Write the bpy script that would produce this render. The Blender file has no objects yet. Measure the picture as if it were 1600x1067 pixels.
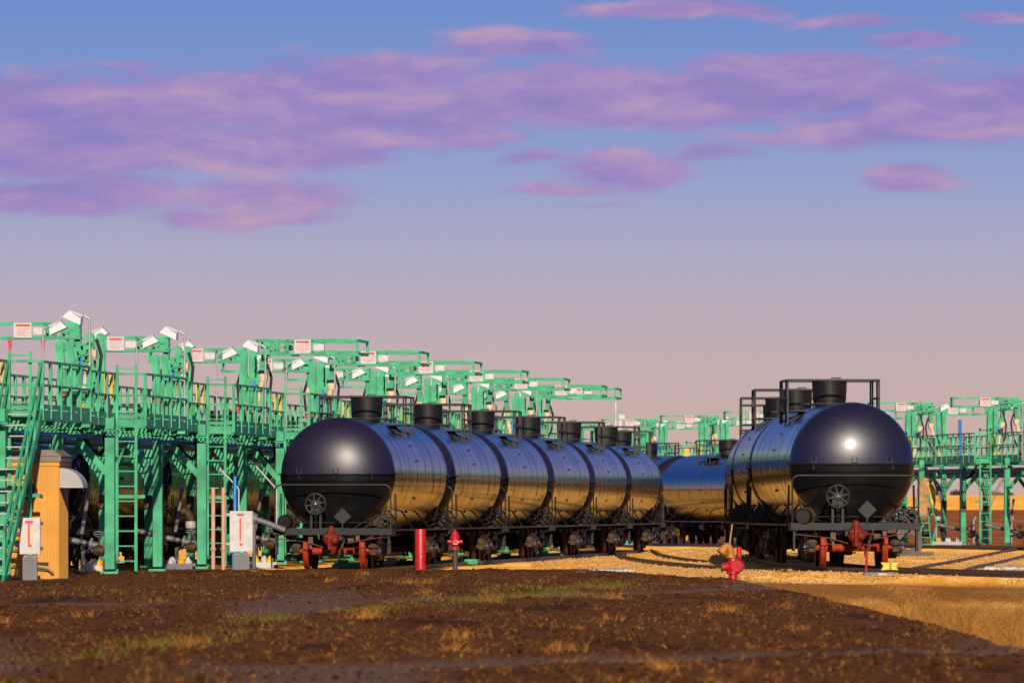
import bpy, math, random
from mathutils import Vector, Matrix, noise
R = math.radians
random.seed(7)
scene = bpy.context.scene
COL = scene.collection
F = 14200.0          # focal length in pixels of the 1600 px wide photograph
HZ = 1.55            # camera height above the rail heads

# ------------------------------------------------------------------ helpers
def lin(c):
    return tuple(((x/255)/12.92 if x/255 <= .04045 else ((x/255+.055)/1.055)**2.4) for x in c)

def pt(px, d, z=0.0):
    return Vector(((px-800)*d/F, d, z))

class MB:
    def __init__(s): s.v = []; s.f = []
    def add(s, vs, fs):
        o = len(s.v); s.v += [tuple(v) for v in vs]; s.f += [tuple(i+o for i in f) for f in fs]
    def box(s, c, d, rot=None):
        c = Vector(c); x, y, z = d[0]/2, d[1]/2, d[2]/2
        vs = [Vector((i*x, j*y, k*z)) for i in (-1, 1) for j in (-1, 1) for k in (-1, 1)]
        if rot is not None: vs = [rot @ v for v in vs]
        s.add([c+v for v in vs], [(0,1,3,2),(4,6,7,5),(0,4,5,1),(2,3,7,6),(0,2,6,4),(1,5,7,3)])
    def bar(s, p, q, w, h, up=(0,0,1)):
        p, q = Vector(p), Vector(q); d = q-p; L = d.length
        if L < 1e-6: return
        d /= L; u = Vector(up)
        if abs(d.dot(u)) > .98: u = Vector((0,1,0)) if abs(d.y) < .9 else Vector((1,0,0))
        r = d.cross(u).normalized(); u = r.cross(d)
        s.box((p+q)/2, (w, L, h), Matrix((r, d, u)).transposed())
    def tube(s, pts, r, n=8, cap=True, r2=None):
        pts = [Vector(p) for p in pts]; vs = []; fs = []
        ref = None
        for i, p in enumerate(pts):
            d = (pts[min(i+1, len(pts)-1)]-pts[max(i-1, 0)]).normalized()
            if ref is None:
                ref = d.orthogonal().normalized()
            ref = (ref - d*ref.dot(d)).normalized(); b = d.cross(ref)
            rr = r if r2 is None else r+(r2-r)*i/(len(pts)-1)
            vs += [p+(ref*math.cos(2*math.pi*k/n)+b*math.sin(2*math.pi*k/n))*rr for k in range(n)]
        for i in range(len(pts)-1):
            for k in range(n):
                fs.append((i*n+k, i*n+(k+1)%n, (i+1)*n+(k+1)%n, (i+1)*n+k))
        if cap:
            fs.append(tuple(reversed(range(n)))); fs.append(tuple((len(pts)-1)*n+k for k in range(n)))
        s.add(vs, fs)
    def lathe(s, o, prof, n=24, ax=(0,0,1)):
        o = Vector(o); ax = Vector(ax).normalized(); a = ax.orthogonal().normalized(); b = ax.cross(a)
        vs = []; fs = []
        for r, z in prof:
            vs += [o+ax*z+(a*math.cos(2*math.pi*k/n)+b*math.sin(2*math.pi*k/n))*max(r, 1e-4) for k in range(n)]
        for i in range(len(prof)-1):
            for k in range(n):
                fs.append((i*n+k, i*n+(k+1)%n, (i+1)*n+(k+1)%n, (i+1)*n+k))
        s.add(vs, fs)
    def cyl(s, p, q, r, n=16, r2=None): s.tube([p, q], r, n, True, r2)
    def prism(s, poly, o, ex, ey, ez, t):
        """polygon (a, b) in the plane ex, ey at o, thickness t along ez (centred)"""
        o, ex, ey, ez = map(Vector, (o, ex, ey, ez)); n = len(poly)
        vs = [o+ex*a+ey*b-ez*t/2 for a, b in poly]+[o+ex*a+ey*b+ez*t/2 for a, b in poly]
        s.add(vs, [tuple(range(n)), tuple(reversed(range(n, 2*n)))]+[(i, i+n, (i+1)%n+n, (i+1)%n) for i in range(n)])
    def quad(s, a, b, c, d): s.add([a, b, c, d], [(0,1,2,3)])
    def torus(s, o, ax, RR, r, n=32, m=8):
        o = Vector(o); ax = Vector(ax).normalized(); a = ax.orthogonal().normalized(); b = ax.cross(a)
        vs = []; fs = []
        for i in range(n):
            e = a*math.cos(2*math.pi*i/n)+b*math.sin(2*math.pi*i/n)
            vs += [o+e*(RR+r*math.cos(2*math.pi*k/m))+ax*r*math.sin(2*math.pi*k/m) for k in range(m)]
        for i in range(n):
            for k in range(m):
                fs.append((i*m+k, i*m+(k+1)%m, ((i+1)%n)*m+(k+1)%m, ((i+1)%n)*m+k))
        s.add(vs, fs)
    def build(s, name, mat, parent=None, smooth=True, ang=38, fixn=True):
        me = bpy.data.meshes.new(name); me.from_pydata(s.v, [], s.f)
        if fixn:
            import bmesh
            bm = bmesh.new(); bm.from_mesh(me); bmesh.ops.recalc_face_normals(bm, faces=bm.faces); bm.to_mesh(me); bm.free()
        if smooth:
            me.shade_smooth(); me.set_sharp_from_angle(angle=R(ang))
        me.materials.append(mat); me.update()
        o = bpy.data.objects.new(name, me); COL.objects.link(o)
        if parent: o.parent = parent
        return o

def tag(o, label=None, cat=None, group=None, kind=None):
    if label: o['label'] = label
    if cat: o['category'] = cat
    if group: o['group'] = group
    if kind: o['kind'] = kind
    return o

def thing(name, label, cat, loc=(0,0,0), rz=0.0, group=None):
    o = bpy.data.objects.new(name, None); COL.objects.link(o)
    o.location = loc; o.rotation_euler = (0, 0, rz); o.empty_display_size = .3
    return tag(o, label, cat, group)

def dup(o, parent=None):
    c = o.copy(); COL.objects.link(c); c.parent = parent
    for ch in list(o.children): dup(ch, c)
    return c

# ------------------------------------------------------------------ materials
def mat(name, base, rough=.5, metal=0.0, var=.15, vscale=3.0, bump=0.0, bscale=20.0, spec=None, base2=None, detail=4):
    m = bpy.data.materials.new(name); m.use_nodes = True
    nt = m.node_tree; N = nt.nodes; b = N['Principled BSDF']
    b.inputs['Roughness'].default_value = rough; b.inputs['Metallic'].default_value = metal
    if spec is not None: b.inputs['Specular IOR Level'].default_value = spec
    tc = N.new('ShaderNodeTexCoord')
    n = N.new('ShaderNodeTexNoise'); n.inputs['Scale'].default_value = vscale; n.inputs['Detail'].default_value = detail
    nt.links.new(tc.outputs['Object'], n.inputs['Vector'])
    r = N.new('ShaderNodeValToRGB'); r.color_ramp.elements[0].position = .32; r.color_ramp.elements[1].position = .7
    c2 = base2 if base2 else tuple(min(1, x*(1+var)) for x in base)
    c1 = base if base2 else tuple(x*(1-var) for x in base)
    r.color_ramp.elements[0].color = (*c1, 1); r.color_ramp.elements[1].color = (*c2, 1)
    nt.links.new(n.outputs['Fac'], r.inputs['Fac']); nt.links.new(r.outputs['Color'], b.inputs['Base Color'])
    if bump:
        n2 = N.new('ShaderNodeTexNoise'); n2.inputs['Scale'].default_value = bscale; n2.inputs['Detail'].default_value = 3
        nt.links.new(tc.outputs['Object'], n2.inputs['Vector'])
        bp = N.new('ShaderNodeBump'); bp.inputs['Strength'].default_value = bump; bp.inputs['Distance'].default_value = .05
        nt.links.new(n2.outputs['Fac'], bp.inputs['Height']); nt.links.new(bp.outputs['Normal'], b.inputs['Normal'])
    return m

M = {}
M['green'] = mat('green_paint', (.042,.345,.165), .48, var=.34, vscale=2.2, detail=8, spec=.35)
M['green_dull'] = mat('green_deck', (.028,.23,.115), .6, var=.2, vscale=2)
M['shell'] = mat('black_gloss_paint', (.007,.0065,.008), .11, var=.3, vscale=.6, bump=.014, bscale=.9, spec=.33)
M['head'] = mat('black_satin_sky_sheen', (.013,.008,.028), .38, var=.15, vscale=1.2)  # black paint; violet in the base stands in for sky reflected on the heads
M['head_gloss'] = mat('black_semigloss_sky_sheen', (.010,.007,.028), .37, var=.15, vscale=1.2, bump=.01, bscale=2.5)  # same reflected-sky violet put into the base colour
_b = M['head_gloss'].node_tree.nodes['Principled BSDF']; _b.inputs['Coat Weight'].default_value = .4; _b.inputs['Coat Roughness'].default_value = .13
M['shield'] = mat('black_shield_paint', (.006,.006,.007), .2, var=.3, vscale=1.2)
M['black'] = mat('black_steel', (.011,.009,.010), .5, spec=.3, var=.35, vscale=6)
M['under'] = mat('dark_underframe_steel', (.014,.012,.011), .6, var=.4, vscale=5)
M['rail_paint'] = mat('worn_black_railing', (.024,.018,.017), .5, spec=.3, var=.3, vscale=8)
M['coupler'] = mat('rust_red_casting', (.17,.016,.008), .6, var=.4, vscale=9, spec=.25)
M['wheel_brown'] = mat('rusty_wheel_steel', (.10,.028,.014), .6, var=.4, vscale=6, spec=.3)
M['wheel'] = mat('red_primer_steel', (.30,.030,.009), .6, spec=.2, var=.35, vscale=5)
M['rust'] = mat('rusty_brown_steel', (.10,.045,.022), .65, var=.5, vscale=9)
M['brass'] = mat('dirty_ochre_steel', (.060,.034,.015), .6, spec=.2, var=.5, vscale=9)
M['bearing'] = mat('bearing_cap_blue', (.03,.07,.22), .35)
M['steel'] = mat('galvanised_steel', (.36,.35,.36), .35, .6, var=.2, vscale=5)
M['pipegrey'] = mat('dull_grey_pipe', (.17,.155,.16), .55, .2, var=.35, vscale=6)
M['chrome'] = mat('polished_steel', (.5,.48,.46), .18, .9)
M['grey'] = mat('grey_metal_box', (.13,.12,.13), .5, var=.15)
M['greylight'] = mat('pale_grey_metal', (.38,.34,.34), .5, var=.1)
M['white'] = mat('white_paint', (.52,.48,.48), .5, var=.14, vscale=6)
M['polegrey'] = mat('pale_grey_pole', (.40,.37,.40), .4, .2, var=.1)
M['lampwhite'] = mat('white_lamp_enamel', (.64,.62,.66), .4, var=.08)
M['cream'] = mat('peach_cream_paint', (.66,.43,.26), .5, var=.2, vscale=5)
M['yellow'] = mat('yellow_paint', (.68,.38,.015), .5, var=.12)
M['shed'] = mat('ochre_yellow_cladding', (.60,.26,.018), .55, var=.1, vscale=1.5)
M['shedroof'] = mat('brown_grey_roof', (.20,.15,.12), .6, var=.15)
M['red'] = mat('red_enamel', (.46,.009,.012), .42, var=.3, vscale=7)
M['redmark'] = mat('red_sign_ink', (.55,.04,.05), .5)
M['pinkmark'] = mat('faded_red_ink', (.62,.28,.25), .6)
M['orange'] = mat('orange_reflective_tape', (.60,.20,.02), .4)
M['blue'] = mat('blue_pipe_paint', (.03,.15,.46), .5, spec=.25, var=.2)
M['bluebright'] = mat('bright_blue_pipe', (.03,.25,.75), .4, var=.1)
M['pink'] = mat('primer_pink_pipe', (.55,.30,.21), .5, var=.15)
M['hose'] = mat('black_rubber', (.012,.012,.013), .55)
M['tan'] = mat('tan_canvas_hood', (.40,.21,.07), .7, var=.3, vscale=4)
M['wood'] = mat('weathered_timber', (.13,.075,.045), .8, var=.4, vscale=7)
M['marks'] = mat('pale_stencil_marks', (.35,.34,.35), .5)
M['hydrant_post'] = mat('dark_brown_pipe', (.07,.04,.03), .6)
M['rail_side'] = mat('rail_steel_brown', (.085,.055,.05), .5, .3, var=.35, vscale=6)
M['concrete'] = mat('grey_concrete', (.12,.09,.07), .8, var=.2, vscale=4, bump=.3, bscale=14)
M['bark'] = mat('pale_brown_bark', (.20,.11,.06), .8, var=.3)
M['hazed_bush'] = mat('hazed_bush_leaves', (.035,.045,.05), .8, var=.4, vscale=2)  # distance haze put into the leaf colour as a blue-grey cast

# road film on the glossy shells: streaks that run down round the barrel change the gloss
_T = M['shell'].node_tree; _b = _T.nodes['Principled BSDF']; _tc = _T.nodes.new('ShaderNodeTexCoord')
_mp = _T.nodes.new('ShaderNodeVectorMath'); _mp.operation = 'MULTIPLY'; _mp.inputs[1].default_value = (.5, 3.2, .35); _T.links.new(_tc.outputs['Object'], _mp.inputs[0])
_n = _T.nodes.new('ShaderNodeTexNoise'); _n.inputs['Scale'].default_value = 1.3; _n.inputs['Detail'].default_value = 6; _T.links.new(_mp.outputs[0], _n.inputs['Vector'])
_mr = _T.nodes.new('ShaderNodeMapRange'); _mr.inputs['From Min'].default_value = .3; _mr.inputs['From Max'].default_value = .75; _mr.inputs['To Min'].default_value = .09; _mr.inputs['To Max'].default_value = .30
_T.links.new(_n.outputs['Fac'], _mr.inputs['Value']); _T.links.new(_mr.outputs[0], _b.inputs['Roughness'])
# ------------------------------------------------------------------ tank car
RT, ZC = 1.49, 2.45
HL = 7.7                                   # half length between head rings
def head_patch(mb, sgn, b0, b1, sc=1.0, D=.74, na=20, nb=32, yo=0.0):
    vs = []; fs = []
    for i in range(na+1):
        al = math.pi/2*i/na
        for j in range(nb+1):
            be = b0+(b1-b0)*j/nb
            vs.append((RT*sc*math.sin(al)*math.cos(be), sgn*(HL+yo+D*sc*math.cos(al)), ZC+RT*sc*math.sin(al)*math.sin(be)))
    for i in range(na):
        for j in range(nb):
            a = i*(nb+1)+j; fs.append((a, a+1, a+nb+2, a+nb+1) if i else (a, a+nb+2, a+nb+1))
    mb.add(vs, fs)

def make_truck(parent, y0):
    t = bpy.data.objects.new('truck', None); COL.objects.link(t); t.parent = parent; t.location = (0, y0, 0)
    for ay in (-.89, .89):
        ax = MB(); ax.lathe((0, ay, .457), [(.0,-.98),(.075,-.98),(.075,-.72),(.115,-.66),(.095,-.5),(.085,0),(.095,.5),(.115,.66),(.075,.72),(.075,.98),(0,.98)], 20, (1,0,0))
        ax.build('axle', M['wheel'] if (y0 < 0 and ay < 0) else M['wheel_brown'], t)
        for s in (-1, 1):
            w = MB()
            w.lathe((s*.75, ay, .457), [(.10,-s*.09),(.13,-s*.09),(.17,-s*.02),(.36,s*.02),(.40,-s*.065),(.457,-s*.07),(.455,s*.055),(.40,s*.06),(.36,s*.035),(.17,s*.03),(.13,s*.06),(.0,s*.06)][::1], 40, (1,0,0))
            w.lathe((s*.75, ay, .457), [(.40,-s*.085),(.485,-s*.08),(.485,-s*.05),(.455,-s*.04)], 40, (1,0,0))
            w.build('wheel', M['wheel'] if (y0 < 0 and ay < 0) else M['wheel_brown'], t)
    for s in (-1, 1):
        sf = MB(); X = s*1.0
        sf.prism([(-1.15,.52),(-1.12,.68),(-.75,.70),(-.38,.80),(.38,.80),(.75,.70),(1.12,.68),(1.15,.52),(.70,.52),(.55,.36),(.36,.20),(-.36,.20),(-.55,.36),(-.70,.52)], (X,0,0), (0,1,0), (0,0,1), (1,0,0), .15)
        for ay in (-.89, .89):
            sf.cyl((X-s*.06, ay, .457), (X+s*.16, ay, .457), .14, 18)
            sf.box((X, ay, .60), (.24, .36, .10)); sf.box((X, ay-.2, .47), (.15,.06,.22)); sf.box((X, ay+.2, .47), (.15,.06,.22))
        sf.build('side_frame', M['brass'], t)
        cp = MB()
        for ay in (-.89, .89): cp.cyl((X+s*.16, ay, .457), (X+s*.185, ay, .457), .095, 16)
        cp.build('bearing_cap', M['bearing'], t)
        sp = MB()
        for ay in (-.2, 0, .2):
            for k in range(6): sp.torus((X+s*.09, ay, .26+.065*k), (0,0,1), .075, .02, 12, 6)
        sp.build('spring', M['rust'], t)
    bo = MB(); bo.box((0,0,.62), (2.0,.36,.26)); bo.cyl((0,0,.7),(0,0,.86),.2,16); bo.box((0,-.3,.42),(1.9,.05,.1)); bo.box((0,.3,.42),(1.9,.05,.1))
    bo.build('bolster', M['under'], t)
    return t

def make_car():
    car = thing('tank_car', 'black tank car', 'tank car')
    sh = MB(); n = 112; ys = [-HL]+[-HL+2*HL*k/16 for k in range(1, 16)]+[HL]
    vs = []; fs = []
    for y in ys:
        vs += [(RT*math.cos(2*math.pi*k/n), y, ZC+RT*math.sin(2*math.pi*k/n)) for k in range(n)]
    for i in range(len(ys)-1):
        for k in range(n): fs.append((i*n+k, i*n+(k+1)%n, (i+1)*n+(k+1)%n, (i+1)*n+k))
    sh.add(vs, fs)
    for y in (-HL+.03, -5.6, -3.4, -1.2, 1.3, 3.6, 5.7, HL-.03):
        w = .022
        sh.lathe((0,y,ZC), [(RT-.003,-w-.008),(RT+.003,-w),(RT+.003,w),(RT-.003,w+.008)], n, (0,1,0))
    sh.build('tank_shell', M['shell'], car, ang=50)
    for s in (-1, 1):
        h = MB(); head_patch(h, s, 0, math.pi); h.build('tank_head', M['head'], car, ang=80)
        d = MB(); head_patch(d, s, -math.pi, 0, 1.014)
        # projecting lip along the top of the shield and its lower flat band
        lip = []; m = 40
        for j in range(m+1):
            a = math.pi*j/m; lip.append((RT*1.03*math.cos(a), s*(HL+.74*1.06*math.sin(a))))
        for j in range(m):
            (x0,y0),(x1,y1) = lip[j], lip[j+1]
            d.bar((x0,y0,ZC+.005),(x1,y1,ZC+.005), .05, .035)
            d.bar((x0*.995,y0,ZC-.16),(x1*.995,y1,ZC-.16), .02, .012)
        for x in (-.95, 0, .95):
            yy = s*(HL+.74*math.sqrt(1-(x/RT)**2))
            d.box((x, yy+s*.02, ZC-.07), (.05,.05,.11))
        d.build('head_shield', M['shield'], car, ang=60)
        for x in (-.95, .02, .85):
            lug = MB(); zz = .10; yy = HL+.74*math.sqrt(max(0, 1-(x/RT)**2-(zz/RT)**2))
            lug.box((x-.06, s*(yy+.02), ZC+zz), (.02,.07,.14)); lug.box((x+.06, s*(yy+.02), ZC+zz), (.02,.07,.14)); lug.box((x, s*(yy+.0), ZC+zz-.06), (.13,.05,.02))
            lug.build('lifting_lug', M['black'], car)
        # end sill and platform
        es = MB(); es.box((0, s*9.12, .965), (3.1,.09,.17)); es.box((0, s*9.06, 1.045), (3.1,.2,.012)); es.box((0, s*8.55, 1.03), (3.06,.9,.03))
        for x in (-1.5,-.75,.75,1.5): es.box((x, s*8.5, .93), (.07,1.1,.14))
        for x in (-1.3,-.55,.2,.9,1.4): es.cyl((x,s*9.16,.985),(x,s*9.185,.985),.018,8)
        es.build('end_sill', M['black'], car)
        er = MB(); r = .022; c = .16
        pts = [(-1.51, s*9.0, 1.0), (-1.51, s*9.0, 2.18-c)]
        for k in range(1, 6): a = math.pi/2*k/5; pts.append((-1.51+c*(1-math.cos(a)), s*9.0, 2.18-c+c*math.sin(a)))
        pts += [(-x, y, z) for x, y, z in reversed(pts)]
        er.tube(pts, r, 8)
        er.tube([(-1.15,s*8.9,1.2),(1.15,s*8.9,1.2)], .016, 6); er.tube([(-1.15,s*8.9,1.2),(-1.15,s*8.9,1.0)], .016, 6); er.tube([(1.15,s*8.9,1.2),(1.15,s*8.9,1.0)], .016, 6)
        er.tube([(.55,s*8.95,1.06),(.95,s*8.8,1.3),(1.3,s*8.7,1.42),(1.5,s*8.7,1.42)], .016, 6)
        er.build('end_railing', M['rail_paint'], car)
        # corner steps hanging under the sill
        for x in (-1.47, 1.47):
            st = MB()
            for y in (8.75, 9.1): st.bar((x, s*y, .95), (x, s*y, .38), .05, .014)
            for z in (.40,.66): st.box((x, s*8.92, z), (.06,.36,.02))
            st.build('corner_step', M['black'], car)
        # coupler: knuckle seen end-on, shank behind
        cp = MB()
        cp.lathe((0,s*9.34,.77), [(0,-.12),(.15,-.12),(.205,-.04),(.215,.05),(.19,.13),(.14,.18),(.07,.205),(0,.21)], 26, (0,s,0))
        cp.lathe((.10,s*9.50,.74), [(0,-.1),(.10,-.1),(.115,.0),(.095,.08),(.05,.12),(0,.13)], 18, (0,s,0))
        cp.lathe((-.11,s*9.46,.83), [(0,-.1),(.07,-.1),(.085,.02),(.06,.08),(0,.10)], 16, (0,s,0))
        cp.lathe((-.01,s*9.34,1.0), [(.10,-.1),(.085,.02),(.075,.08),(.04,.12),(0,.125)], 16)
        cp.lathe((.02,s*9.34,.56), [(.14,.1),(.13,0),(.10,-.10),(.07,-.17),(0,-.19)], 16)
        cp.box((0,s*9.0,.77), (.2,.8,.22)); cp.cyl((-.03,s*9.6,.5),(-.03,s*9.6,1.0),.045,10)
        cp.build('coupler', M['coupler'], car)
        ho = MB(); ho.tube([(.30,s*9.2,.80),(.34,s*9.45,.72),(.26,s*9.55,.5),(.20,s*9.5,.34),(.22,s*9.46,.24)], .032, 8)
        ho.build('air_hose', M['brass'], car)
        lv = MB(); lv.tube([(-1.45,s*9.2,.78),(-.7,s*9.3,.70),(-.2,s*9.4,.56)], .014, 6); lv.tube([(1.3,s*9.2,.82),(.8,s*9.3,.74),(.4,s*9.32,.66)], .012, 6)
        lv.box((.5,s*9.25,.74),(.16,.1,.1)); lv.box((.68,s*9.25,.8),(.1,.12,.12)); lv.box((-.55,s*9.22,.72),(.12,.1,.22)); lv.box((-.55,s*9.22,.58),(.06,.1,.14))
        lv.build('uncoupling_lever', M['rust'], car)
        # placard
        pl = MB(); e = .225
        pl.prism([(0,-e),(e,0),(0,e),(-e,0)], (.27*-s if s > 0 else .27, s*9.17, 1.36), (1,0,0), (0,0,1), (0,1,0), .02)
        pl.bar((.27 if s<0 else -.27, s*9.15, 1.14), (.27 if s<0 else -.27, s*9.15, 1.0), .03, .03)
        p = pl.build('placard_holder', M['rail_paint'], car)
        x0 = .27 if s < 0 else -.27
        pr = MB(); 
        for q in range(4):
            a = math.pi/2*q; b = a+math.pi/2; e2 = .185
            pr.bar((x0+e2*math.cos(a), s*9.184, 1.36+e2*math.sin(a)), (x0+e2*math.cos(b), s*9.184, 1.36+e2*math.sin(b)), .012, .02)
        for z in (.06, 0, -.07): pr.box((x0, s*9.184, 1.36+z), (.13 if z else .2, .012, .022))
        pr.build('placard_frame', M['black'], p)
    # brake wheel at the end towards -Y
    bw = MB(); o = Vector((-.43,-9.2,1.68)); ax = Vector((0,1,0))
    bw.torus(o, ax, .265, .028, 36, 8)
    for k in range(8):
        a = 2*math.pi*k/8+.2; bw.bar(o+Vector((.05*math.cos(a),0,.05*math.sin(a))), o+Vector((.26*math.cos(a),0.0,.26*math.sin(a))), .03, .03, (0,1,0))
    bwo = bw.build('brake_wheel', M['rail_paint'], car)
    hb = MB(); hb.lathe(o+Vector((0,-.07,0)), [(0,0),(.05,.01),(.085,.05),(.09,.12),(0,.14)], 18, (0,1,0)); hb.build('hub', M['chrome'], bwo)
    bs = MB()
    for x in (-.55,-.31): bs.bar((x,-9.1,1.0),(x,-9.1,1.5),.06,.05)
    bs.box((-.43,-9.08,1.62),(.26,.14,.3))
    for k in range(9): bs.torus((-.43,-9.16,1.02+.055*k), (1,0,0) if k%2 else (0,1,0), .028, .008, 10, 6)
    bs.build('brake_stand', M['black'], car)
    ar = MB(); ar.lathe((-1.22,-9.0,1.20), [(0,-.2),(.16,-.2),(.19,-.17),(.20,-.10),(.20,.3),(.17,.38),(0,.4)], 24, (.25,1,0)); ar.build('air_reservoir', M['black'], car)
    ab = MB(); ab.torus((-1.2,-8.93,1.20),(.25,1,0),.205,.018,28,6); ab.torus((-1.14,-8.7,1.20),(.25,1,0),.205,.018,28,6); ab.box((-1.2,-8.9,1.03),(.34,.3,.06)); ab.build('reservoir_strap', M['brass'], car)
    ctl = MB()
    for k in range(22):
        ctl.box((1.05+random.random()*.45,-8.95+random.random()*.5,1.08+random.random()*.28),(.05+random.random()*.09,.06+random.random()*.1,.04+random.random()*.1))
    for k in range(4): ctl.tube([(1.0,-8.9+.1*k,1.1),(1.2,-8.8+.1*k,1.3),(1.48,-8.8+.1*k,1.18+.05*k)],.015,6)
    ctl.build('brake_valve', M['black'], car)
    # manway housing
    mh = MB(); mh.lathe((0,0,0), [(.34,3.84),(.34,4.0),(.40,4.0),(.40,4.05),(.415,4.05),(.425,4.30),(.432,4.30),(.432,4.325),(.428,4.325),(.435,4.545),(.452,4.545),(.452,4.59),(.43,4.60),(0,4.61)], 40)
    for k in range(10):
        a = 2*math.pi*k/10; mh.box((.37*math.cos(a),.37*math.sin(a),3.95),(.05,.05,.1),Matrix.Rotation(a,3,'Z'))
    mho = mh.build('manway_housing', M['black'], car)
    li = MB(); li.box((.15,-.2,4.63),(.25,.04,.03)); li.build('lid_handle', M['black'], mho)
    # top platform and railing
    tp = MB()
    for s in (-1, 1):
        tp.box((s*.84,0,3.80),(.56,3.0,.03))
        for y in (-1.4,0,1.4): tp.bar((s*.6,y,3.78),(s*1.1,y,3.55),.05,.04)
    for y in (-.95,.95): tp.box((0,y,3.985),(1.3,.6,.02)); 
    tp.build('top_platform', M['black'], car)
    tr = MB()
    for s in (-1, 1):
        for y in (-1.45,-.75,.75,1.45): tr.bar((s*1.13,y,3.5),(s*1.13,y,4.56),.045,.045)
        for z in (4.56,4.12): tr.bar((s*1.13,-1.5,z),(s*1.13,1.5,z),.045,.05)
    for y in (-1.45,1.45):
        tr.bar((-1.15,y,4.565),(1.15,y,4.565),.045,.045)
    tr.build('top_railing', M['rail_paint'], car)
    # side ladder and lugs down the shell
    for s in (-1, 1):
        for a in (50,32,15,-3,-24,-40):
            a = R(a); lg = MB()
            lg.box((s*(RT+.02)*math.cos(a),-.9,ZC+(RT+.02)*math.sin(a)),(.06,.1,.06),Matrix.Rotation(-s*a,3,'Y')); lg.build('shell_lug', M['black'], car)
        for y in (-4.9, 3.9):
            rf = MB()
            k0 = [R(-1+i*-2.6) for i in range(8)]
            for a, b in zip(k0, k0[1:]):
                q = lambda an, yy: (s*(RT+.007)*math.cos(an), yy, ZC+(RT+.007)*math.sin(an))
                rf.quad(q(a,y-.09),q(a,y+.09),q(b,y+.09),q(b,y-.09))
            rf.build('reflective_strip', M['orange'], car, fixn=False)
        mk = MB()
        for y, zz in ((-6.3,-.16),(-6.3,-.28),(-2.6,-.16),(5.6,-.18),(1.0,-.16)):
            for k in range(5):
                a = math.asin(zz/RT); q = lambda an, yy: (s*(RT+.006)*math.cos(an), yy, ZC+(RT+.006)*math.sin(an))
                mk.quad(q(a,y+k*.12),q(a,y+k*.12+.06),q(a-.045,y+k*.12+.06),q(a-.045,y+k*.12))
        mk.build('stencil_lettering', M['marks'], car, fixn=False)
        ss = MB(); ss.bar((s*1.5,-9.0,1.0),(s*1.5,9.0,1.0),.045,.05)
        ss.build('side_rail', M['rail_paint'], car)
        for y in (-7.9,-6.0,-2.5,2.6,6.0,7.9):
            br = MB(); br.bar((s*1.5,y,1.0),(s*1.12,y+.7*(1 if y<0 else -1),1.5),.035,.035); br.build('side_brace', M['black'], car)
        for y in (-8.0,8.0):
            br = MB(); br.bar((s*1.5,y,1.0),(s*1.12,y*.88,.5),.03,.03); br.build('side_brace', M['black'], car)
        for y in (-7.6,7.6):
            dr = MB(); dr.tube([(s*1.52,y-.18,1.0),(s*1.50,y-.18,1.95),(s*1.50,y+.18,1.95),(s*1.52,y+.18,1.0)],.014,6); dr.build('grab_rail', M['black'], car)
    un = MB(); un.box((0,-7.6,.90),(.5,3.0,.32)); un.box((0,7.6,.90),(.5,3.0,.32)); 
    for y in (-7.4,7.4):
        un.prism([(-1.3,1.9),(-1.2,1.35),(-.5,.95),(.5,.95),(1.2,1.35),(1.3,1.9),(.9,1.3),(0,1.02),(-.9,1.3)], (0,y,0),(1,0,0),(0,0,1),(0,1,0),.5)
    un.cyl((0,0,.62),(0,0,1.0),.28,20); un.cyl((-.5,2.2,.78),(-.5,3.2,.78),.17,16); un.tube([(.4,-8.6,.9),(.4,-4,.86),(.55,0,.8),(.4,4,.86),(.4,8.6,.9)],.03,6)
    un.box((.5,-3,.75),(.35,.6,.3)); un.bar((-.6,-3.4,.8),(.2,3.0,.78),.05,.05)
    un.build('underframe', M['under'], car)
    make_truck(car, -7.4); make_truck(car, 7.4)
    return car

CAR = make_car()
used = [False]
def place_car(x, y, th, label, group, z=0.0, headmat=None):
    if not used[0]: c = CAR; used[0] = True
    else: c = dup(CAR)
    c.location = (x, y, z); c.rotation_euler = (0, 0, -th); c['label'] = label; c['group'] = group
    return c

TH = math.atan(1170/F)                       # heading of the left tracks
ct, st_ = math.cos(TH), math.sin(TH)
def lw(w, u, z=0.0):                         # left yard frame (lateral, along) -> world
    return Vector((w*ct+u*st_, -w*st_+u*ct, z))
def inv(px, d):
    x = (px-800)*d/F
    return (x*ct-d*st_, x*st_+d*ct)

W1 = inv(573, 245.2)                         # dome of the first car
ordn = ['first','second','third','fourth','fifth','sixth','seventh','eighth']
for i in range(6):
    p = lw(W1[0], W1[1]+18.0*i)
    txt = ('glossy black tank car heading the long train, red coupler facing out beside red post' if i == 0 else
           ('%s glossy black tank car back from the red post in the long train' % ordn[i]) if i < 5 else 'rearmost glossy black tank car still showing its side in the long train')
    place_car(p.x, p.y, TH, txt, 'tank cars of the long train', .0)
x7 = (970-800)*354/F
place_car(x7, 354, R(2.0), 'black tank car hidden behind the long train, only its dome showing', 'tank cars of the long train')

# right hand train
RZ = .17
right = [(7.89, 225.9, R(-1.95)), (7.62, 243.9, R(-.1)), (7.73, 261.9, R(.8)), (8.16, 279.9, R(1.6))]
rl = ['black tank car with bright glint on its head, standing beside the yellow switch target',
      'second black tank car behind the glinting one by the yellow switch target',
      'third black tank car behind the glinting one, dome just in view',
      'fourth black tank car behind the glinting one, almost hidden']
hd2 = None
for (x, y, th), l in zip(right, rl):
    c = place_car(x, y, th, l, 'tank cars of the short train', RZ)
    for ch in c.children:
        if ch.name.startswith('tank_head'):
            if hd2 is None:
                hd2 = {}
            if ch.data.name not in hd2:
                me = ch.data.copy(); me.materials.clear(); me.materials.append(M['head_gloss']); hd2[ch.data.name] = me
            ch.data = hd2[ch.data.name]
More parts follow.
